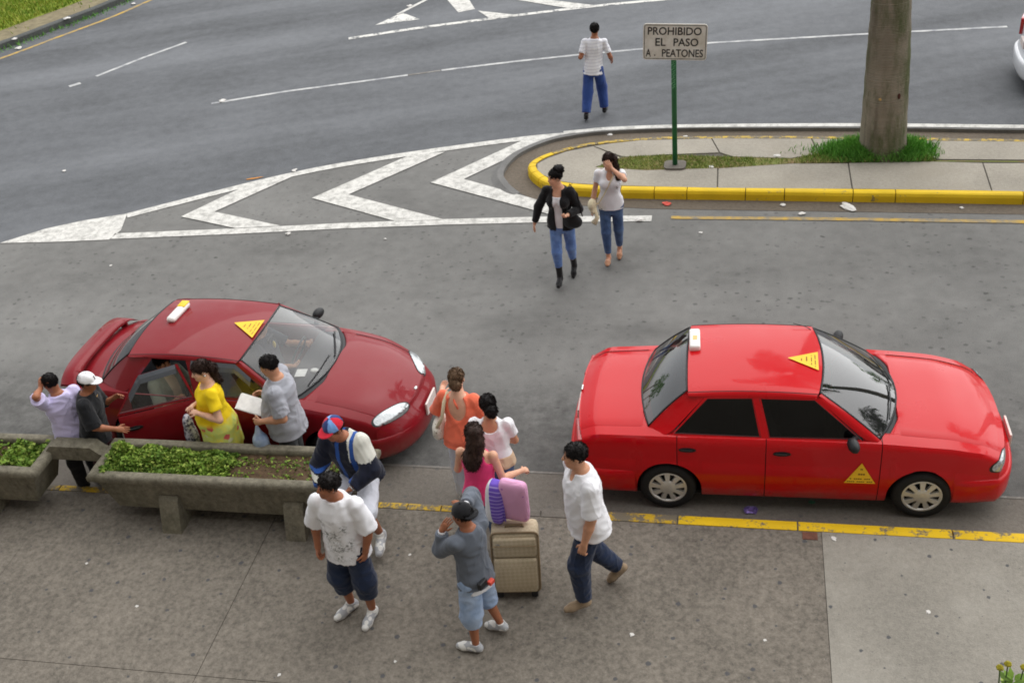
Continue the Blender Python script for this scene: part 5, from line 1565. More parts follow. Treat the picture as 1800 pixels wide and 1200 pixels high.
            b0 = w + d * .028 * hs + sv * .026 * hs; t1 = nrm(d * .62 + sv * .75 + nv * .25); t2 = nrm(d * .85 + sv * .35 + nv * (.25 + cl * .4))
            p1 = b0 + t1 * .035 * hs; p2 = p1 + t2 * .03 * hs; p3 = p2 + t2 * .018 * hs
            ex.tube([b0 - t1 * .01, b0, p1, p2, p3], [.010 * hs, .012 * hs, .0105 * hs, .009 * hs, .004 * hs], 7)
            s.handf = getattr(s, 'handf', {}); s.handf[q] = (w, d, sv, nv)
        if legs:
            for q in 'LR':
                a, kn, an = s.leg[q]
                pr += [rc(a, kn, .051 * h * (.5 + .5 * s.bw), .034 * h, k=.02), rc(kn, kn + (an - kn) * .3, .034 * h, .033 * h, k=.012), rc(kn + (an - kn) * .3, an, .033 * h, .021 * h, k=.012)]
                if feet:
                    f, u, sd = s.footf(q)
                    pr += [rc(an - f * .03 * sc - u * .035 * sc, an + f * .11 * sc - u * .052 * sc, .030 * sc, .026 * sc, k=.02), rc(an + f * .11 * sc - u * .052 * sc, an + f * .165 * sc - u * .06 * sc, .026 * sc, .018 * sc, k=.02)]
        o = sdf_obj('body', pr, .0085, s.root, [s.sk], extra=ex)
        for sg in (-1, 1):
            MB().ell((0, 0, 0), (.038 * H, .022 * H, .02 * H), s.hm(sg * .13, .345, .03), 8, 6).build('eye', M_eye, o, True)
            MB().ell((0, 0, 0), (.07 * H, .016 * H, .011 * H), s.hm(sg * .135, .352, .12), 8, 6).build('eyebrow', M_brow, o, True)
        MB().ell((0, 0, 0), (.095 * H, .022 * H, .026 * H), s.hm(0, .372, -.235), 8, 6).build('mouth', M_lip, o, True)
        s.b = o
        return s
    def hm(s, x, y, z):
        p = s.hp(x, y, z); F = s.HF
        return Matrix(((F[0, 0], F[0, 1], F[0, 2], p[0]), (F[1, 0], F[1, 1], F[1, 2], p[1]), (F[2, 0], F[2, 1], F[2, 2], p[2]), (0, 0, 0, 1)))
    def footf(s, q):
        f = nrm(s.P[q + 'k']); u = s.ortho((0, 0, 1), f); return f, u, np.cross(f, u)
    # ---------------------------------------------------------------- garments
    def shirt(s, m, name='shirt', hem=-.12, sleeve=.6, inf=.014, flare=.012, top=1.09, fold=.006, neck=None, subs=(), matfn=None, slw=.012, arms='LR', extra=()):
        h = s.h
        T = []
        for t_, rx, ry, cy in s.T:
            fl = flare * max(0, min(1, (.55 - t_) / .6)); T.append((t_, rx + inf + fl, ry + inf + fl, cy))
        T0 = list(T); g = lambda t_: tuple(float(np.interp(t_, [q[0] for q in T0], [q[i] for q in T0])) for i in (1, 2, 3))
        if hem < -.12:          # keep long hems from closing in at the crotch
            w0 = g(-.12); T = [q for q in T if q[0] >= -.12]; T = [(hem, w0[0] + .01, w0[1] + .01, w0[2])] + ([(-.12,) + w0] if T[0][0] > -.12 else []) + T
        else: T = [(hem,) + g(hem)] + [q for q in T if q[0] > hem]
        T = [q for q in T if q[0] < top] + [(top,) + g(top)]
        pr = [trs(s.pel, s.F, s.L, T, .03)]
        if s.fem:
            for sg in (-1, 1): pr.append(el(s.tp(sg * .045 * h, .054 * h, .70), (.036 * h + inf, .034 * h + inf, .036 * h + inf), None, .03))
        aw = 1 + (s.bw - 1) * .6; fm = .9 if s.fem else 1.
        for q in arms:
            a, e, w = s.arm[q]
            pr.append(el(a, (.0295 * h * fm * aw + inf,) * 3, None, .03))
            if sleeve <= 0: continue
            r0, r1, r2 = .0285 * h * fm * aw + inf, .026 * h * fm * aw + inf + slw, .019 * h * fm + inf * .7 + slw * .3
            if sleeve <= 1: pr.append(rc(a, a + (e - a) * sleeve, r0, r0 + (r1 - r0) * sleeve, fb=True, k=.02))
            else:
                pr.append(rc(a, e, r0, r1, k=.02)); f_ = sleeve - 1; pr.append(rc(e, e + (w - e) * f_, r1, r1 + (r2 - r1) * f_, fb=True, k=.012))
        pr += list(extra)
        fo = folds(fold, s.seed + 11)
        def post(X, Y, Z, D): return np.maximum(D, -.2) + np.where(np.abs(D) < .05, fo(X, Y, Z), 0)
        ns = list(subs)
        if neck: ns.append(el(s.tp(0, neck[0] * h, neck[1]), (neck[2] * h, neck[3] * h, neck[4] * h), s.F))
        return sdf_obj(name, pr, .010, s.root, m if isinstance(m, list) else [m], post, ns, matfn)
    def pants(s, m, name='trousers', length=1.93, inf=.010, hemr=.050, knee=.012, fold=.006, waist=.18, matfn=None, thigh=.0):
        h = s.h; T = [(t_, rx + inf, ry + inf, cy) for t_, rx, ry, cy in s.T if t_ < waist]; tt = [q[0] for q in s.T]
        T.append((waist,) + tuple(float(np.interp(waist, tt, [q[i] for q in s.T])) + (inf if i < 3 else 0) for i in (1, 2, 3)))
        pr = [trs(s.pel, s.F, s.L, T, .03)]
        for q in 'LR':
            a, kn, an = s.leg[q]; r0 = .0495 * h * (.5 + .5 * s.bw) + inf + thigh; r1 = .037 * h + inf + knee
            pr.append(el(a, (r0 * .93,) * 3, None, .03))
            if length <= 1: pr.append(rc(a, a + (kn - a) * length, r0, hemr, fb=True, k=.025))
            else:
                pr.append(rc(a, kn, r0, r1, k=.025)); pr.append(rc(kn, kn + (an - kn) * (length - 1), r1, hemr, fb=True, k=.02))
        fo = folds(fold, s.seed + 23, 1., 1.5)
        return sdf_obj(name, pr, .010, s.root, m if isinstance(m, list) else [m], lambda X, Y, Z, D: D + np.where(np.abs(D) < .05, fo(X, Y, Z), 0), (), matfn)
    def shoes(s, m, sole=M_sole, high=0., big=1., which='LR', flat=False):
        laces = M_lace if m is M_shoew else None
        sc = s.sc * big
        for q in which:
            a, kn, an = s.leg[q]; f, u, sd = s.footf(q); so = an - u * .08 * s.sc
            hl, bl, to = an - f * .03 * sc - u * .036 * s.sc, an + f * .12 * sc - u * .046 * s.sc, an + f * .168 * sc - u * .052 * s.sc
            pr = [rc(hl, bl, .038 * sc, .040 * sc, k=.02), rc(bl, to, .040 * sc, .031 * sc, k=.02)]
            if not flat:
                up = nrm(kn - an); pr.append(rc(an - u * .03 * s.sc, an + up * (.02 + high), .044 * sc, (.043 if high < .1 else .052) * sc, fb=True, k=.02))
                pr.append(rc(an + f * .02 * sc - u * .015 * s.sc, bl + u * .008, .036 * sc, .030 * sc, k=.02))
            cut = []
            if flat: cut = [el(an + f * .035 * sc - u * .005, (.036 * sc, .075 * sc, .05 * sc), np.stack([sd, f, u], 1))]
            b0 = so + u * .016
            o = sdf_obj('shoe', pr, .0075, s.root, [m], lambda X, Y, Z, D: np.maximum(D, -((X - b0[0]) * u[0] + (Y - b0[1]) * u[1] + (Z - b0[2]) * u[2])), cut)
            pr2 = [rc(hl, bl, .041 * sc, .0435 * sc, k=.02), rc(bl, to, .0435 * sc, .0345 * sc, k=.02)]
            def slab_(X, Y, Z, D):
                t_ = (X - so[0]) * u[0] + (Y - so[1]) * u[1] + (Z - so[2]) * u[2]; return np.maximum(D, np.maximum(-t_, t_ - .022))
            if laces and not flat:
                mb_ = MB()
                for k_ in range(4):
                    c_ = an + f * (.035 + .022 * k_) * sc + u * (.018 - .011 * k_) * s.sc
                    mb_.tube([c_ - sd * .026 * sc - u * .008, c_ + u * .004, c_ + sd * .026 * sc - u * .008], .0042, 5)
                mb_.build('laces', laces, o, True)
                for sg_ in (-1, 1): MB().tube([an + f * .06 * sc - u * .035 * s.sc + sd * sg_ * .0405 * sc, an + f * .02 * sc - u * .045 * s.sc + sd * sg_ * .0415 * sc, an - f * .035 * sc - u * .03 * s.sc + sd * sg_ * .036 * sc], .0055, 5).build('side_stripe', laces, o, True)
            sdf_obj('sole', pr2, .0075, s.root if False else o, [sole], slab_)
    def hair(s, m, style='short', pts=(), noise=.004, front=.30, nape=-.36, vol=1.):
        H = s.H; F = s.HF
        pr = [el(s.hp(0, -.09, .14), (.352 * H * vol, .425 * H * vol, .385 * H * vol), F, .01)]
        b = (front - nape) / .78; a_ = front - b * .36
        fo = folds(noise, s.seed + 5, 3.2, 2.2)
        c = s.hc
        def post(X, Y, Z, D):
            px, py, pz = X - c[0], Y - c[1], Z - c[2]
            y = (F[0, 1] * px + F[1, 1] * py + F[2, 1] * pz) / H; z = (F[0, 2] * px + F[1, 2] * py + F[2, 2] * pz) / H
            x = (F[0, 0] * px + F[1, 0] * py + F[2, 0] * pz) / H
            line_ = a_ + b * y + .05 * np.sin(11 * x + 2 * y) + .03 * np.sin(27 * x + 13 * y)
            return np.maximum(D, (line_ - z) * H * .75) + fo(X, Y, Z)
        o = sdf_obj('hair', pr, .0075, s.root, [m], post)
        strands(o, 900, .030, m, s.seed, s.hc)
        if pts:
            chain = [rc(p, q, r0, r1, k=.03) for (p, r0), (q, r1) in zip(pts[:-1], pts[1:])]
            fo2 = folds(.006, s.seed + 6, 2., .4)
            o2 = sdf_obj({'bun': 'hair_bun', 'pony': 'ponytail'}.get(style, 'hair_length'), chain, .0085, o, [m], lambda X, Y, Z, D: D + np.where(np.abs(D) < .05, fo2(X, Y, Z), 0))
            strands(o2, 500, .055 if style in ('long', 'pony') else .03, m, s.seed + 1, s.hc, o)
        return o
    def cap(s, mats, yaw=0., matfn=None, brim=.30, tilt=0.):
        H = s.H; M = np.array(Matrix.Rotation(R(yaw), 3, 'Z') @ Matrix.Rotation(R(tilt), 3, 'X')); F = s.HF @ M; c = s.hp(0, -.07, .17)
        P_ = lambda x, y, z: c + F @ (np.array([x, y, z]) * H)
        def loc(X, Y, Z):
            px, py, pz = X - c[0], Y - c[1], Z - c[2]; return [(F[0, i] * px + F[1, i] * py + F[2, i] * pz) / H for i in range(3)]
        pr = [el(c, (.405 * H, .465 * H, .43 * H), F)]
        dome = sdf_obj('cap', pr, .0075, s.root, mats, lambda X, Y, Z, D: np.maximum(D, (-.06 - loc(X, Y, Z)[2]) * H), (), (lambda x, y, z: matfn(*loc(x, y, z))) if matfn else None)
        def bp(X, Y, Z, D):
            x, y, z = loc(X, Y, Z); zc_ = -.02 - .25 * x * x - .10 * (y - .4); return np.maximum(np.maximum(np.sqrt((x / .36) ** 2 + ((y - .36) / (.40 + brim - .3)) ** 2) * .3 - .3, np.abs(z - zc_) - .03), .25 - y) * H
        MBr = sdf_obj('brim', [el(P_(0, .5, -.04), (.5 * H, .5 * H, .3 * H), F)], .006, dome, [mats[-1]], bp)
        MB().ell(tuple(P_(0, 0, .44)), (.012, .012, .008), None, 8, 5).build('button', mats[0], dome, True)
        return dome
# ================================================================== THE PEOPLE
import time as _t
_t0 = _t.time()
DEN = cloth('blue_denim', srgb(70, 98, 148), .18, .95, 200, .15, srgb(58, 82, 130))
DEN2 = cloth('dark_denim', srgb(38, 50, 76), .18, .95, 200, .15, srgb(30, 40, 62))
DEN3 = cloth('pale_denim', srgb(142, 164, 196), .15, .95, 200, .15, srgb(164, 182, 208))
DEN4 = cloth('mid_denim', srgb(62, 84, 122), .2, .95, 200, .15, srgb(84, 108, 146))
DEN5 = cloth('bright_denim', srgb(92, 122, 178), .15, .95, 200, .15, srgb(116, 146, 196))
WHT_C = cloth('white_cotton', srgb(236, 236, 240), .03)
WHT_O = cloth('soft_white_cotton', srgb(232, 232, 236), .03)

# ---- runner crossing the far carriageway
t = NT('white_striped_knit')
z_ = t.xyz()[2]; w_ = t.math('SINE', t.math('MULTIPLY', z_, 118.))
t.set(col=t.mix(t.map(w_, .55, .95), srgb(236, 236, 242), srgb(210, 210, 220)), rough=.9, spec=.2); t.bump(t.noise(40, 3), .2, .004); M_strp = t.m
p = Person('man in a white striped shirt and blue jeans hurrying across the far road', (-2.54, 18.52), .004, 4, 1.58, SK3,
    dict(sp=(.09, .10, 1), tw=8, Lu=(-.3, -.45, -.85), Lf=(.1, .95, -.1), Ru=(.35, -.15, -.9), Rf=(.05, .75, -.5), Rt=(.12, .30, -1), Rs=(.08, -.20, -1), Lt=(-.08, -.16, -1), Ls=(-.12, -.50, -1), Lk=(-.1, .85, -.5), Rk=(.1, 1, -.02)), bw=.9, seed=3)
p.body(); p.shirt(M_strp, hem=-.22, sleeve=.72, inf=.013, flare=.014, fold=.008, slw=.004); p.pants(cloth('royal_denim', srgb(58, 84, 150), .18, .95, 200, .15, srgb(46, 70, 132)), hemr=.075, knee=.022, inf=.014); p.shoes(M_shoek, M_soled); p.hair(HB)

# ---- woman in a black cardigan
p = Person('woman with a hair bun in black cardigan, jeans and tall black boots crossing the road', (-2.30, 12.90), .0, 178, 1.60, SK2,
    dict(sp=(.02, .04, 1), tw=-6, hy=-52, hp=6, Ru=(.48, -.02, -.9), Rf=(.28, .10, -1), Lu=(-.34, -.05, -.9), Lf=(.42, .80, .06), Rt=(-.03, .30, -1), Rs=(-.04, -.02, -1), Lt=(-.02, -.14, -1), Ls=(.02, -.42, -1), Lk=(0, .85, -.55), Rk=(0, 1, -.05), Lcurl=.9), fem=True, seed=5)
p.body(); p.shirt(WHT_O, 'top', hem=-.12, sleeve=0, inf=.007, flare=.004, top=.86, fold=.003, arms='')
p.shirt(cloth('black_knit', srgb(24, 23, 25), .2), 'cardigan', hem=-.16, sleeve=1.92, inf=.020, flare=.016, top=1.05, fold=.007, slw=.004, subs=[el(p.tp(0, .13, .35), (.055, .13, .42), p.F), el(p.tp(0, .10, .98), (.062, .11, .12), p.F)])
p.pants(DEN5, length=1.58, hemr=.050, inf=.006, knee=.004, fold=.004); p.shoes(M_shoek, M_soled, high=.22)
p.hair(HB, 'bun', [(p.hp(0, -.22, .25), .062), (p.hp(.03, -.34, .36), .060), (p.hp(-.05, -.42, .40), .046)], noise=.006)
bg = empty('handbag', p.root.location, p.root.rotation_euler.z, 'slouchy black handbag under the arm of the woman in boots', 'handbag')
MBK = cloth('black_bag', srgb(26, 25, 27), .2, .5)
sdf_obj('bag_body', [el((-.17, .11, p.z0 + .05), (.13, .06, .10)), el((-.15, .10, p.z0 + .11), (.10, .045, .07))], .010, bg, [MBK], lambda X, Y, Z, D: D + np.where(np.abs(D) < .05, folds(.006, 44)(X, Y, Z), 0))
MB().tube([(-.30, .09, p.z0 + .12), (-.24, .03, p.z0 + .42), (-.14, -.02, p.z0 + .53), (-.10, .10, p.z0 + .42), (-.12, .13, p.z0 + .14)], .010, 6).build('strap', MBK, bg, True)

# ---- woman in white shirt shading her face
p = Person('long-haired woman in a white shirt and jeans, hand raised to her forehead', (-1.71, 13.46), .0, 182, 1.56, SK2,
    dict(sp=(-.02, .02, 1), hy=-18, hp=14, Ru=(.24, -.05, -1), Rf=(.20, .20, -1), Lik=(('h', -.40, .50, -.12), (-.8, .3, -.6)), Lhd=(.5, -.05, .9), Lth=(.5, .2, -.6), Lpn=(.2, -1, 0), Rt=(-.02, .20, -1), Rs=(-.04, .0, -1), Lt=(-.02, -.06, -1), Ls=(.02, -.36, -1), Lk=(0, .9, -.5), Rk=(.05, 1, -.06)), fem=True, seed=8)
p.body(feet=True); p.shirt(WHT_C, 'blouse', hem=-.14, sleeve=.42, inf=.011, flare=.008, fold=.005, neck=(.075, .99, .035, .05, .052)); p.pants(DEN4, length=1.86, hemr=.046, inf=.006, knee=.004, fold=.004); p.shoes(M_skinshoe, M_soled, flat=True)
p.hair(HD, 'long', [(p.hp(-.22, -.25, .05), .055), (p.hp(-.30, -.10, -.45), .05), (p.tp(-.10, .03, .92), .042), (p.tp(-.09, .10, .70), .030)])
bg = empty('shoulder_purse', p.root.location, p.root.rotation_euler.z, 'cream cloth purse with a long strap on the woman in white', 'purse')
M_cream = cloth('cream_cloth', srgb(218, 204, 172), .08)
sdf_obj('purse_body', [el((.24, .10, p.z0 + .02), (.06, .10, .085)), el((.22, .14, p.z0 - .04), (.045, .07, .05))], .010, bg, [M_cream])
MB().tube([p.tp(-.075, -.06, 1.0), p.tp(-.07, .02, 1.04), p.tp(-.045, .095, .94), p.tp(.0, .128, .75), p.tp(.075, .118, .40), p.tp(.15, .10, .10), (.235, .10, p.z0 + .02)], .0105, 6).build('strap', M_cream, bg, True)
MB().tube([(.20, .16, p.z0 + .0), (.17, .20, p.z0 - .12), (.22, .21, p.z0 - .20)], [.02, .03, .045], 8).build('hanging_end', M_cream, bg, True)

# ---- man in white polo
p = Person('man in a white polo shirt, dark jeans and tan shoes walking on the sidewalk', (-1.24, 7.12), .14, 110, 1.74, SK1,
    dict(sp=(.0, .06, 1), tw=10, hy=-8, hp=4, Lu=(-.18, .06, -1), Lf=(-.10, .34, -1), Ru=(.2, -.25, -1), Rf=(.1, .2, -1), Lt=(-.05, .32, -1), Ls=(-.06, -.04, -1), Rt=(.05, -.06, -1), Rs=(.02, -.62, -.85), Lk=(-.1, 1, -.02), Rk=(.1, .65, -.62), Lth=(.5, .6, 0), curl=.6), bw=1.08, bd=1.12, belly=.02, seed=12)
p.body(); p.shirt(WHT_C, 'polo_shirt', hem=-.20, sleeve=.88, inf=.022, flare=.026, fold=.008, slw=.018, neck=(.07, 1.06, .03, .05, .04))
o = sdf_obj('collar', [rc(p.nb - p.F[:, 2] * .028 * p.h, p.nb + p.F[:, 2] * .006, .075, .060, True, True)], .0075, p.root, [WHT_C], None, [el(p.tp(0, .12, 1.08), (.03, .09, .06), p.F)])
p.pants(DEN2, hemr=.072, knee=.022, inf=.016, fold=.010); p.shoes(M_shoet, mat('tan_sole', srgb(120, 104, 86), .9)); p.hair(HB, noise=.003, front=.34)

# ---- man in grey hoodie from behind
p = Person('person in a grey sweatshirt and black cap, both hands raised to the head', (-2.15, 6.53), .14, 66, 1.51, SK3,
    dict(sp=(.06, .06, 1), tw=-8, hy=10, hp=6, Lik=(('h', -.45, .85, -.62), (-.1, .1, -1)), Lhd=(.25, -.45, .85), Lth=(0, -1, 0), Lpn=(1, .2, 0), Rik=(('h', .52, .10, .0), (.9, .5, -.2)), Rhd=(-.5, .2, .7), Rth=(0, .8, .3), Rpn=(-.6, 0, -.6), Lt=(-.10, .02, -1), Ls=(-.08, -.06, -1), Rt=(.14, .12, -1), Rs=(.05, -.38, -1), Lk=(-.3, .95, 0), Rk=(-.1, 1, -.22)), bw=.94, seed=15)
p.body(); p.shirt(WHT_O, 'undershirt', hem=-.30, sleeve=0, inf=.010, flare=.008, top=.5, arms='', fold=.006)
p.shirt(cloth('grey_sweat', srgb(96, 102, 112), .1), 'sweatshirt', hem=-.18, sleeve=1.85, inf=.020, flare=.016, fold=.010, slw=.018)
p.pants(DEN3, 'shorts', length=1.34, hemr=.082, inf=.022, knee=.028, fold=.010); p.shoes(M_shoew, M_sole, big=1.1); p.hair(HB)
p.cap([cloth('black_cap', srgb(30, 30, 33), .2)], yaw=178, brim=.26)
for q in 'LR':
    a, e, w = p.arm[q]; d = nrm(w - e); MB().tube([w - d * .035, w - d * .01], .034, 12).build('cuff', WHT_C, p.root, True)
bt = p.tp(-.06, -.15, -.02)
MB().box((-.05, -.02, -.035), (.05, .02, .035), Matrix.Translation(bt), .008).build('belt_pouch', M_trim, p.root)
MB().box((-.03, -.02, -.02), (.03, .02, .02), Matrix.Translation(p.tp(.03, -.16, -.10)), .006).build('red_tag', M_redp, p.root)

# ---- boy in printed white T-shirt
t = NT('printed_white_tee')
x_, y_, z_ = t.xyz()
msk = t.math('MULTIPLY', t.map(z_, .78, .86), t.math('MULTIPLY', t.map(z_, 1.30, 1.22), t.math('MULTIPLY', t.map(x_, -.17, -.13), t.math('MULTIPLY', t.map(x_, .16, .12), t.map(y_, .02, .05)))))
pr_ = t.map(t.noise(26, 5, .75, dist=1.5), .47, .56); pr2 = t.map(t.noise(7, 3), .40, .58)
t.set(col=t.mix(t.math('MULTIPLY', t.math('MULTIPLY', pr_, msk), pr2), srgb(238, 238, 242), srgb(96, 98, 94)), rough=.9, spec=.2); t.bump(t.noise(40, 3), .2, .004); M_tee = t.m
p = Person('dark-haired boy in a baggy printed white T-shirt and long denim shorts', (-3.36, 6.74), .14, 165, 1.66, SK3,
    dict(sp=(-.02, .05, 1), tw=14, hy=-34, hp=0, Lu=(-.30, -.05, -1), Lf=(.18, .26, -1), Ru=(.32, -.05, -1), Rf=(-.10, .30, -1), Lt=(-.10, .05, -1), Ls=(.02, -.05, -1), Rt=(.10, .10, -1), Rs=(-.04, -.10, -1), Lk=(-.12, 1, 0), Rk=(.35, 1, 0), curl=.9), bw=.93, seed=18)
p.body(); p.shirt(M_tee, 't_shirt', hem=-.30, sleeve=1.0, inf=.024, flare=.03, fold=.011, slw=.028); p.pants(DEN2, 'shorts', length=1.48, hemr=.088, inf=.02, knee=.032, fold=.010); p.shoes(M_shoew, M_sole, big=1.1); p.hair(HB, noise=.009, vol=1.06)

# ---- seated man with colourful cap
JKB = cloth('navy_jacket', srgb(26, 30, 46), .2); JKW = cloth('jacket_white', srgb(214, 214, 204), .06); JKL = cloth('jacket_blue', srgb(44, 84, 158), .12)
def jfn(x, y, z):
    r = np.zeros(len(x), int)
    r[(x < .0 - .25 * (y - .08)) & (z > 1.09 - .25 * (x + .2)) & (y < .26)] = 1
    r[(np.abs(np.abs(x) - .07) < .022) & (y > .03)] = 2
    r[(x > .16) & (z < .98) & (np.sin(z * 46) > 0)] = 2; r[(x > .16) & (z < .98) & (np.sin(z * 46) < -.55)] = 1
    return r
p = Person('person in a red and blue cap and navy jacket sitting on the planter rim', (-3.57, 7.85), .14, 172, 1.68, SK3,
    dict(sp=(.10, .26, 1), tw=4, hy=-24, hp=14, Lu=(-.32, .30, -.9), Lf=(.58, .75, -.42), Ru=(.34, .22, -.9), Rf=(-.40, .85, -.38), Lt=(-.24, .92, -.34), Ls=(-.10, -.30, -1), Rt=(.25, .92, -.34), Rs=(.06, -.40, -1), Lk=(-.25, 1, -.18), Rk=(.1, 1, -.1), Lcurl=.8, Rcurl=.8), zp=.76, seed=21)
p.body(); p.shirt([JKB, JKW, JKL], 'jacket', hem=-.14, sleeve=1.92, inf=.034, flare=.02, fold=.012, slw=.02, matfn=jfn)
p.pants(cloth('white_shorts', srgb(222, 226, 236), .05), 'shorts', length=1.12, hemr=.092, inf=.018, knee=.03, fold=.010, waist=.1); p.shoes(M_shoew, M_sole, big=1.18, high=.03)
CR, CBL, CNV = cloth('cap_red', srgb(206, 40, 58), .08), cloth('cap_light_blue', srgb(122, 164, 222), .08), cloth('cap_navy', srgb(50, 66, 120), .08)
def cfn(x, y, z):
    a = (np.degrees(np.arctan2(x, y)) + 360) % 360; k = (a // 60).astype(int); return np.array([2, 0, 1, 0, 2, 1])[k]
p.hair(HB); p.cap([CBL, CNV, CR], yaw=-6, matfn=lambda x, y, z: np.array([1, 2, 0, 1, 2, 0])[(((np.degrees(np.arctan2(x, y)) + 390) % 360) // 60).astype(int)])
# pale monogram on the near sleeve
M_mono = mat('pale_monogram', srgb(190, 190, 184), .8)
a, e, w = p.arm['L']; out_ = nrm(np.array([-1, .25, .35])); c_ = a + (e - a) * .62 + out_ * .078; dn = nrm(e - a); sd_ = np.cross(dn, out_)
for ang_ in range(3):
    k = (ang_ - 1) * .032
    MB().tube([c_ + sd_ * (k + .016 * math.cos(q)) + dn * .034 * math.sin(q) + out_ * .004 for q in [2 * math.pi * i / 10 for i in range(11)]], .0048, 5).build('monogram', M_mono, p.root, True)
MB().tube([p.arm['L'][2] - nrm(p.arm['L'][2] - p.arm['L'][1]) * .012, p.arm['L'][2] + nrm(p.arm['L'][2] - p.arm['L'][1]) * .004], .0335, 12).build('wristwatch', M_chrome, p.root, True)

# ---- three women with the luggage (backs to the camera)
ORG = cloth('coral_knit', srgb(246, 122, 92), .08)
p = Person('woman in a coral open-backed top and pale trousers, seen from behind', (-2.68, 8.46), .005, -4, 1.61, SK4,
    dict(sp=(.0, .05, 1), tw=-4, hy=6, hp=8, Lu=(-.45, .18, -.9), Lf=(.0, .85, .30), Ru=(.2, .3, -.95), Rf=(.0, .7, -.35), Lt=(-.04, .03, -1), Rt=(.04, .05, -1)), fem=True, bw=1.08, seed=24)
p.body(); p.shirt(ORG, 'top', hem=-.18, sleeve=.95, inf=.014, flare=.012, slw=.02, fold=.006, subs=[el(p.tp(.01, -.115, .84), (.10, .10, .17), p.F)], top=1.04)
MB().tube([p.tp(-.03, -.035, 1.10), p.tp(-.005, -.095, .98), p.tp(.03, -.105, .82)], .010, 6).build('halter_tie', ORG, p.root, True)
p.pants(cloth('pale_trousers', srgb(206, 212, 226), .06), hemr=.06, inf=.008, fold=.005); p.shoes(M_shoew, M_sole)
p.hair(HL, 'bun', [(p.hp(0, -.36, .02), .052), (p.hp(.02, -.46, -.10), .050), (p.hp(.03, -.42, -.22), .035)], noise=.006)
bg = empty('floral_shoulder_bag', p.root.location, p.root.rotation_euler.z, 'white floral shoulder bag on the woman in the coral top', 'shoulder bag')
t = NT('floral_cloth'); t.set(col=t.mix(t.map(t.vor(34), .18, .32), srgb(150, 140, 116), srgb(226, 222, 210)), rough=.9); M_flor = t.m
sdf_obj('bag_body', [el((-.24, .03, p.z0 + .08), (.07, .15, .10)), el((-.24, .03, p.z0 + .02), (.075, .14, .08))], .010, bg, [M_flor])
MB().tube([(-.24, -.08, p.z0 + .12), p.tp(-.15, -.12, .55), p.tp(-.12, -.09, .92), p.tp(-.11, .0, 1.05), p.tp(-.14, .10, .85), (-.24, .12, p.z0 + .14)], .020, 6).build('strap', M_cream, bg, True)

p = Person('dark-haired woman in a white top with a beige waist sash, seen from behind', (-2.25, 8.0), .14, 8, 1.52, SK1,
    dict(sp=(.0, .05, 1), tw=-6, hy=18, hp=14, Lu=(-.18, .25, -1), Lf=(.3, .6, -.4), Ru=(.18, .25, -1), Rf=(-.3, .6, -.4), Lt=(-.04, .03, -1), Rt=(.04, .05, -1)), fem=True, bw=1.16, bd=1.1, seed=27)
p.body(); p.shirt(WHT_C, 'top', hem=.16, sleeve=.55, inf=.014, flare=.0, slw=.014, fold=.006, subs=[el(p.tp(0, -.09, 1.02), (.085, .075, .075), p.F)])
p.shirt(cloth('beige_sash', srgb(206, 178, 148), .08), 'sash', hem=-.06, sleeve=0, inf=.018, flare=.0, top=.22, arms='', fold=.010); p.pants(DEN4, hemr=.055, inf=.008, waist=.0); p.shoes(M_shoek, M_soled)
p.hair(HB, 'bun', [(p.hp(0, -.36, -.02), .055), (p.hp(.03, -.46, -.16), .055), (p.hp(.05, -.42, -.30), .04)], vol=1.05)

p = Person('long-haired woman in a bright pink tank top holding the pillow, seen from behind', (-2.28, 7.50), .14, 4, 1.58, SK2,
    dict(sp=(.0, .04, 1), tw=-10, hy=14, hp=10, Lu=(-.25, .25, -1), Lf=(.2, .9, -.1), Ru=(.24, -.02, -.97), Rf=(.50, .55, -.18), Rhd=(.5, .6, -.3), Lt=(-.04, .03, -1), Rt=(.04, .05, -1), Rcurl=.9), fem=True, bw=1.0, seed=30)
p.body(); p.shirt(cloth('pink_jersey', srgb(236, 66, 124), .07), 'tank_top', hem=-.12, sleeve=0, inf=.012, flare=.004, fold=.005, top=1.0, arms='', subs=[el(p.tp(0, -.06, 1.08), (.06, .09, .06), p.F), el(p.tp(-.135, 0, .96), (.05, .12, .075), p.F), el(p.tp(.135, 0, .96), (.05, .12, .075), p.F)])
p.pants(DEN4, hemr=.055, inf=.008, waist=.05); p.shoes(M_shoek, M_soled)
p.hair(HD, 'long', [(p.hp(0, -.25, .15), .078), (p.hp(0, -.34, -.30), .078), (p.tp(-.01, -.075, .98), .085), (p.tp(-.015, -.085, .84), .070)], vol=1.06)

# ---- suitcase, pillow, purple bag
SM_ = None
t = NT('beige_suitcase_cloth'); uu = t.mapping((1, 1, 1), (0, R(45), 0))
ch = t.n('ShaderNodeTexChecker', Vector=uu, Scale=34.).outputs['Fac']
t.set(col=t.mix(t.math('MULTIPLY', ch, .3), t.mix(t.map(t.noise(6, 4), .3, .7), srgb(190, 174, 146), srgb(172, 156, 130)), srgb(212, 198, 170)), rough=.85); t.bump(t.noise(120, 2), .2, .004); M_case = t.m
M_case2 = cloth('suitcase_trim', srgb(136, 118, 92), .12)
sc_ = empty('suitcase', (-1.955, 7.16, .14), R(9), 'large beige patterned suitcase standing on the sidewalk', 'suitcase')
Mt = Matrix.Rotation(R(-7), 4, 'X') @ Matrix.Rotation(R(2), 4, 'Y')
cb = MB().box((-.215, -.12, .05), (.215, .13, .72), Mt, .045).build('case_body', M_case, sc_, True)
MB().box((-.195, -.165, .08), (.195, -.11, .46), Mt, .024).build('front_pocket', M_case, cb, True)
MB().box((-.195, -.150, .47), (.195, -.11, .68), Mt, .02).build('upper_pocket', M_case, cb, True)
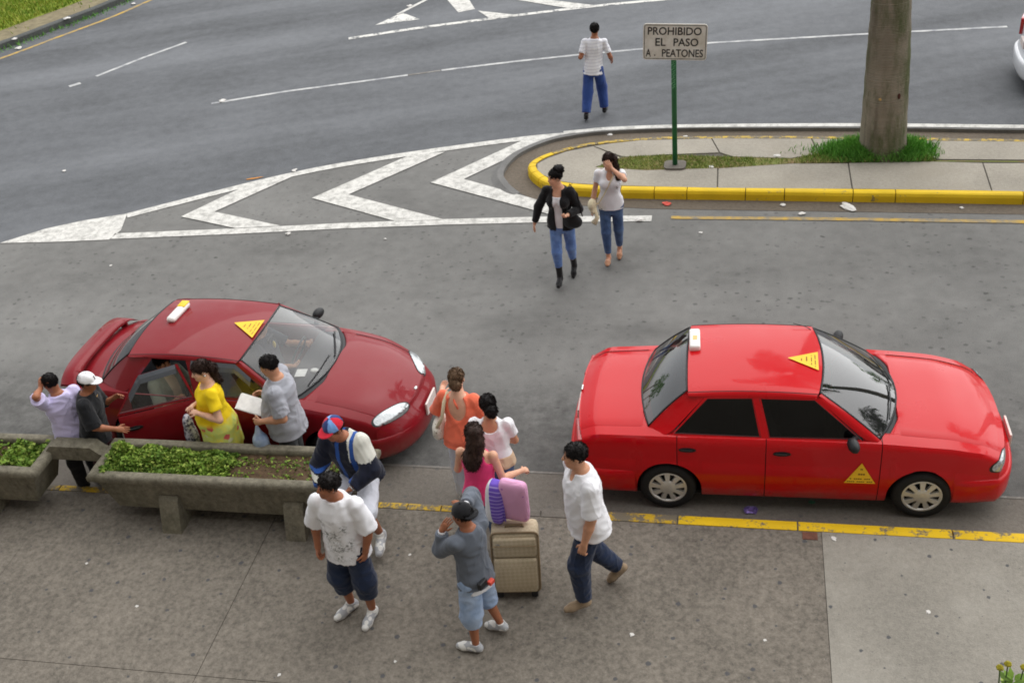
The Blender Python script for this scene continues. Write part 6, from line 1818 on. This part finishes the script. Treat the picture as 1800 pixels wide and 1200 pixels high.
for z0_, z1_, y_ in ((.47, .474, -.124), (.60, .603, -.1545)): MB().box((-.20, y_ - .006, z0_), (.20, y_ + .01, z1_), Mt, .0015).build('zip', M_case2, cb)
lp_ = rrect(.43, .67, .05); MB().tube([Mt @ Vector((x, -.105, z + .385)) for x, z in lp_ + [lp_[0]]], .010, 6).build('piping', M_case2, cb, True)
MB().tube([Mt @ Vector(q) for q in ((-.08, -.02, .715), (-.075, -.02, .745), (.075, -.02, .745), (.08, -.02, .715))], .012, 7).build('handle', M_case2, sc_, True)
for x in (-.16, .16):
    MB().tube([Mt @ Vector((x - .02, .06, .04)), Mt @ Vector((x + .02, .06, .04))], .038, 14).build('wheel', M_rubber, sc_, True)
    MB().box((x - .03, -.13, .0), (x + .03, -.08, .06), Mt, .01).build('foot', M_trim, sc_)
MB().tube([Mt @ Vector(q) for q in ((-.16, -.162, .635), (-.13, -.168, .63))], .006, 6).build('zip_pull', M_chrome, cb)
t = NT('pink_pillow_cloth'); t.set(col=t.mix(t.map(t.vor(11), .05, .16), srgb(186, 106, 190), srgb(230, 170, 208)), rough=.95); t.bump(t.noise(20, 3), .3, .01); M_pil = t.m
M_pur = NT('purple_striped_cloth'); t = M_pur; t.set(col=t.mix(t.map(t.math('SINE', t.math('MULTIPLY', t.xyz()[2], 150.)), .5, .8), srgb(112, 80, 196), srgb(176, 156, 226)), rough=.7); M_pur = t.m
def soft_box(c, r, F, e=4.):
    """super-ellipsoid cushion"""
    c = np.asarray(c, float)
    def fn(X, Y, Z):
        px, py, pz = X - c[0], Y - c[1], Z - c[2]; q = [np.abs(F[0, i] * px + F[1, i] * py + F[2, i] * pz) / r[i] for i in range(3)]
        ed = (q[0] ** e + q[2] ** e) ** (1 / e)
        return np.maximum((ed - 1) * min(r[0], r[2]) * .9, (q[1] - np.sqrt(np.clip(1 - ed ** 2.2, 0, 1)) ** .8 - .08) * r[1])
    m = max(r) * 1.3; return [c - m, c + m, fn, .01]
pw = empty('pillow', (-1.92, 7.28, .895), R(-6), 'pink pillow standing on top of the beige suitcase', 'pillow')
Fp = np.array((Matrix.Rotation(R(4), 3, 'Y') @ Matrix.Rotation(R(10), 3, 'X')))
fo_ = folds(.006, 71)
sdf_obj('pillow_body', [soft_box((0.0, 0, .245), (.13, .075, .27), Fp, 7.)], .009, pw, [M_pil], lambda X, Y, Z, D: D + np.where(np.abs(D) < .05, fo_(X, Y, Z), 0))
pb = empty('purple_cushion', (-2.09, 7.28, .90), R(-12), 'purple and white striped cushion beside the pink pillow', 'cushion')
def pmf(x, y, z): return (x < -.02).astype(int)
sdf_obj('cushion_body', [soft_box((0, 0, .21), (.095, .085, .25), np.array(Matrix.Rotation(R(6), 3, 'Y')))], .009, pb, [M_pur, WHT_O], lambda X, Y, Z, D: D + np.where(np.abs(D) < .05, fo_(X, Y, Z), 0), (), pmf)
MB().tube([(.085, -.03, .02), (.09, -.05, .2), (.075, -.02, .36)], .008, 6).build('ruffle', M_pur, pb, True)
yb_ = empty('yellow_bag', (-2.54, 7.72, .40), 0, 'yellow carrier bag hanging beside the woman in pink', 'bag')
sdf_obj('bag_body', [el((0, 0, .16), (.05, .06, .12)), el((0, 0, .06), (.06, .07, .09))], .010, yb_, [cloth('yellow_plastic', srgb(236, 206, 60), .1, .5)])

# ---- by the maroon taxi
t = NT('yellow_floral_dress')
z_ = t.xyz()[2]; v_ = t.vor(9.); vc = t.n('ShaderNodeTexVoronoi', Vector=t.co, Scale=9.).outputs['Color']
rs_ = t.n('ShaderNodeSeparateColor', Color=vc).outputs
fcol = t.mix(t.map(rs_[0], .5, .52), srgb(240, 160, 90), srgb(230, 110, 104)); fcol = t.mix(t.map(rs_[1], .6, .62), fcol, srgb(236, 236, 190))
low_ = t.mix(t.map(t.noise(7, 3), .42, .58), srgb(244, 234, 96), srgb(220, 230, 128))
low_ = t.mix(t.map(t.math('ADD', v_, t.map(t.noise(30, 2), .3, .7, -.08, .08)), .36, .30), low_, fcol)
t.set(col=t.mix(t.map(z_, 1.02, .97), srgb(246, 212, 36), low_), rough=.9, spec=.2); t.bump(t.noise(40, 3), .2, .004); M_fl = t.m
p = Person('woman in a yellow floral blouse with tied dark hair standing beside the open taxi door', (-5.36, 8.52), .005, 112, 1.64, SK4,
    dict(sp=(-.02, -.02, 1), tw=10, hy=24, hp=8, Lu=(-.42, -.10, -.9), Lf=(.50, .85, .20), Rik=(('p', -.02, .20, 1.16), (.6, -.2, -1)), Rhd=(-.8, .2, .4), Lt=(-.03, .02, -1), Rt=(.03, .06, -1), Lcurl=.8, Rcurl=.8), fem=True, bw=1.12, bd=1.15, belly=.07, seed=33)
p.body(); p.shirt(M_fl, 'blouse', hem=-.62, sleeve=.62, inf=.015, flare=.045, fold=.010, slw=.02, subs=[el(p.tp(0, .03, 1.08), (.095, .105, .085), p.F)], top=1.03); p.pants(DEN2, hemr=.055, inf=.008); p.shoes(M_shoek, M_soled)
p.hair(HD, 'pony', [(p.hp(0, -.36, .10), .045), (p.hp(-.02, -.50, -.15), .048), (p.tp(0, -.10, 1.05), .036), (p.tp(.0, -.11, .90), .018)], front=.22)
MB().ell((0, 0, 0), (.012, .012, .012), Matrix.Translation(p.hp(-.36, -.02, -.16)), 8, 6).build('earring', M_chrome, p.root, True)
t = NT('grey_floral_bag'); t.set(col=t.mix(t.map(t.noise(30, 3, .6), .42, .58), srgb(74, 72, 92), srgb(206, 204, 214)), rough=.8); M_gfl = t.m
gb = empty('patterned_tote', (-5.72, 8.52, .45), R(100), 'grey and white patterned tote bag by the open taxi door', 'tote bag')
sdf_obj('tote_body', [el((0, 0, .22), (.09, .07, .20)), el((0, 0, .40), (.075, .05, .12))], .010, gb, [M_gfl])

M_grey = cloth('heather_grey', srgb(160, 162, 170), .07)
p = Person('heavyset dark-haired man in a grey T-shirt holding papers beside the maroon taxi', (-4.60, 8.56), .005, 96, 1.68, SK1,
    dict(sp=(.0, -.01, 1), tw=4, hy=2, hp=18, Lu=(-.22, -.18, -1), Lf=(.15, 1, -.22), Ru=(.22, .0, -1), Rf=(-.05, 1, -.08), Lt=(-.03, .02, -1), Rt=(.03, .05, -1), Lcurl=.9, Rcurl=.7, Lth=(.3, 0, 1), Rth=(-.3, 0, 1), Lpn=(1, 0, 0), Rpn=(-1, 0, 0)), bw=1.16, bd=1.28, belly=.07, seed=36)
p.body(); p.shirt(M_grey, 't_shirt', hem=-.26, sleeve=.85, inf=.022, flare=.022, fold=.009, slw=.024); p.pants(cloth('charcoal_trousers', srgb(70, 74, 76), .12), hemr=.07, inf=.014); p.shoes(M_shoek, M_soled); p.hair(HB, front=.42, noise=.003)
wl, wr = p.arm['L'][2], p.arm['R'][2]
dk_ = empty('paper_sheets', p.root.location, p.root.rotation_euler.z, 'white sheets of paper in the hands of the man in grey', 'papers')
mid = (wl + wr) / 2 + np.array([0, .13, .03])
Mp_ = Matrix.Translation(mid) @ Matrix.Rotation(R(24), 4, 'X')
for k in range(3): 
    MB().grid([[(x + .004 * k, y - .006 * k, .003 * k + .02 * math.sin(8 * x)) for x in np.linspace(-.11, .11, 7)] for y in np.linspace(-.14, .14, 5)]).build('sheet', M_paper, dk_, True)
    dk_.children[-1].data.transform(Mp_)
bb_ = empty('plastic_bag', p.root.location, p.root.rotation_euler.z, 'pale blue plastic carrier bag hanging from the grey man\'s hand', 'plastic bag')
t = NT('pale_blue_plastic'); t.set(col=t.mix(t.map(t.noise(8, 4), .3, .7), srgb(120, 140, 172), srgb(176, 190, 210)), rough=.35, spec=.5); t.bump(t.noise(14, 4), .6, .02); M_blb = t.m
wv2 = wl + np.array([0, .07, 0])
fo3 = folds(.012, 91, .8, .3)
sdf_obj('bag_body', [rc(wv2 + [0, 0, -.05], wv2 + [0, 0, -.24], .02, .07, k=.04), rc(wv2 + [0, 0, -.24], wv2 + [0, 0, -.50], .075, .10, k=.04)], .010, bb_, [M_blb], lambda X, Y, Z, D: D + np.where(np.abs(D) < .06, fo3(X, Y, Z), 0))

BLK = cloth('black_cotton', srgb(26, 27, 30), .2)
p = Person('person in a flat white cap and black T-shirt reaching for the taxi door', (-6.74, 8.36), .005, -68, 1.50, SK3,
    dict(sp=(-.04, .12, 1), tw=-10, hy=-6, hp=14, Ru=(.30, .18, -.9), Rf=(.15, .98, -.22), Lu=(-.2, .1, -1), Lf=(.35, .75, .5), Lt=(-.05, .08, -1), Rt=(.05, -.02, -1), Rcurl=.25), seed=39)
p.body(); p.shirt(BLK, 't_shirt', hem=-.24, sleeve=1.0, inf=.026, flare=.025, fold=.009, slw=.026); p.pants(cloth('maroon_shorts', srgb(64, 34, 38), .15), 'shorts', length=1.4, hemr=.085, inf=.018, knee=.03); p.shoes(M_shoew, M_sole, big=1.08); p.hair(HB)
cw_ = p.cap([cloth('cap_white', srgb(238, 238, 240), .03)], yaw=0, brim=.34)
MLG = mat('cap_logo_ink', srgb(50, 52, 66), .8)
lg = lambda x, y, z: np.array(p.hp(0, -.07, .17) + p.HF @ (np.array([x, y, z]) * p.H))
def on_cap(u, v):
    """u sideways, v up, on the front-right of the dome"""
    d = nrm(np.array([u, math.sqrt(max(.01, 1 - u * u)), 0])); z = v; k = math.sqrt(max(.01, 1 - (z / .43) ** 2)); return lg(d[0] * .412 * k, d[1] * .472 * k, z * 1.02)
for st in ([(.10, .08), (.10, .26), (.24, .08), (.24, .26)], [(.14, .27), (.19, .18), (.25, .27)], [(.19, .18), (.19, .06)]):
    MB().tube([on_cap(u, v) for u, v in st], .0038, 5).build('cap_logo', MLG, cw_, True)
MB().tube([p.nb + np.array([.06 * math.cos(q), .06 * math.sin(q) + .02, -.015 - .03 * math.sin(q)]) * 1.15 for q in [math.pi * i / 10 for i in range(-2, 13)]], .005, 5).build('necklace', mat('gold', srgb(200, 160, 90), .3, metal=.8), p.root, True)

p = Person('person in a lavender shirt with one hand over the head, at the left edge', (-7.02, 8.36), .005, 62, 1.49, SK3,
    dict(sp=(.02, .05, 1), tw=-12, hy=14, hp=18, Lik=(('h', -.46, .28, -.02), (-.5, -.5, -.9)), Lhd=(.45, .25, .8), Lth=(.2, -.9, 0), Lpn=(1, -.3, 0), Ru=(.15, .1, -1), Rf=(0, .6, -.4), Lt=(-.05, .03, -1), Rt=(.05, .05, -1), Lcurl=.3), seed=42)
p.body(); p.shirt(cloth('lavender_cotton', srgb(206, 198, 234), .05), hem=-.24, sleeve=.8, inf=.024, flare=.02, fold=.009, slw=.02); p.pants(cloth('black_trousers', srgb(30, 30, 34), .15), hemr=.065, inf=.012); p.shoes(M_shoek, M_soled); p.hair(HB, noise=.006)

# ---- in the maroon taxi
def in_car(x, y):
    a_ = -.0494; return (-5.431 + x * math.cos(a_) - y * math.sin(a_), 9.64 + x * math.sin(a_) + y * math.cos(a_))
p = Person('passenger in a khaki shirt sitting in the back of the maroon taxi', in_car(-.84, -.44), 0, -110, 1.60, SK1,
    dict(sp=(0, -.04, 1), hy=0, hp=12, Lu=(-.3, .3, -.9), Lf=(.7, .7, .0), Ru=(.3, .45, -.8), Rf=(-.2, .7, .45), Lt=(-.15, 1, .1), Ls=(0, .35, -1), Rt=(.15, 1, .1), Rs=(0, .35, -1)), zp=.46, seed=45)
p.body(legs=True); p.shirt([cloth('khaki_grey', srgb(150, 156, 140), .1), cloth('cream_panel', srgb(226, 210, 180), .06)], 'shirt', hem=-.05, sleeve=.9, inf=.022, fold=.009, matfn=lambda x, y, z: ((np.abs(x) < .06) & (y > 0)).astype(int)); p.pants(DEN4, hemr=.06, inf=.010, waist=.05); p.shoes(M_shoek, M_soled); p.hair(HB)
p = Person('driver in a dark shirt behind the wheel of the maroon taxi', in_car(.06, .36), 0, -92.8, 1.62, SK1,
    dict(sp=(0, -.16, 1), hy=30, hp=6, Lu=(-.2, .7, -.6), Lf=(.1, .95, .15), Ru=(.15, .6, -.75), Rf=(-.1, .95, .1), Lt=(-.12, 1, .05), Ls=(0, .45, -1), Rt=(.12, 1, .05), Rs=(0, .45, -1), curl=.9), zp=.46, seed=48)
p.body(); p.shirt(cloth('dark_shirt', srgb(52, 56, 66), .12), 'shirt', hem=-.05, sleeve=.8, inf=.018, fold=.008); p.pants(DEN2, hemr=.06, inf=.010, waist=.05); p.shoes(M_shoek, M_soled); p.hair(HB)
print('people built in %.1f s' % (_t.time() - _t0))
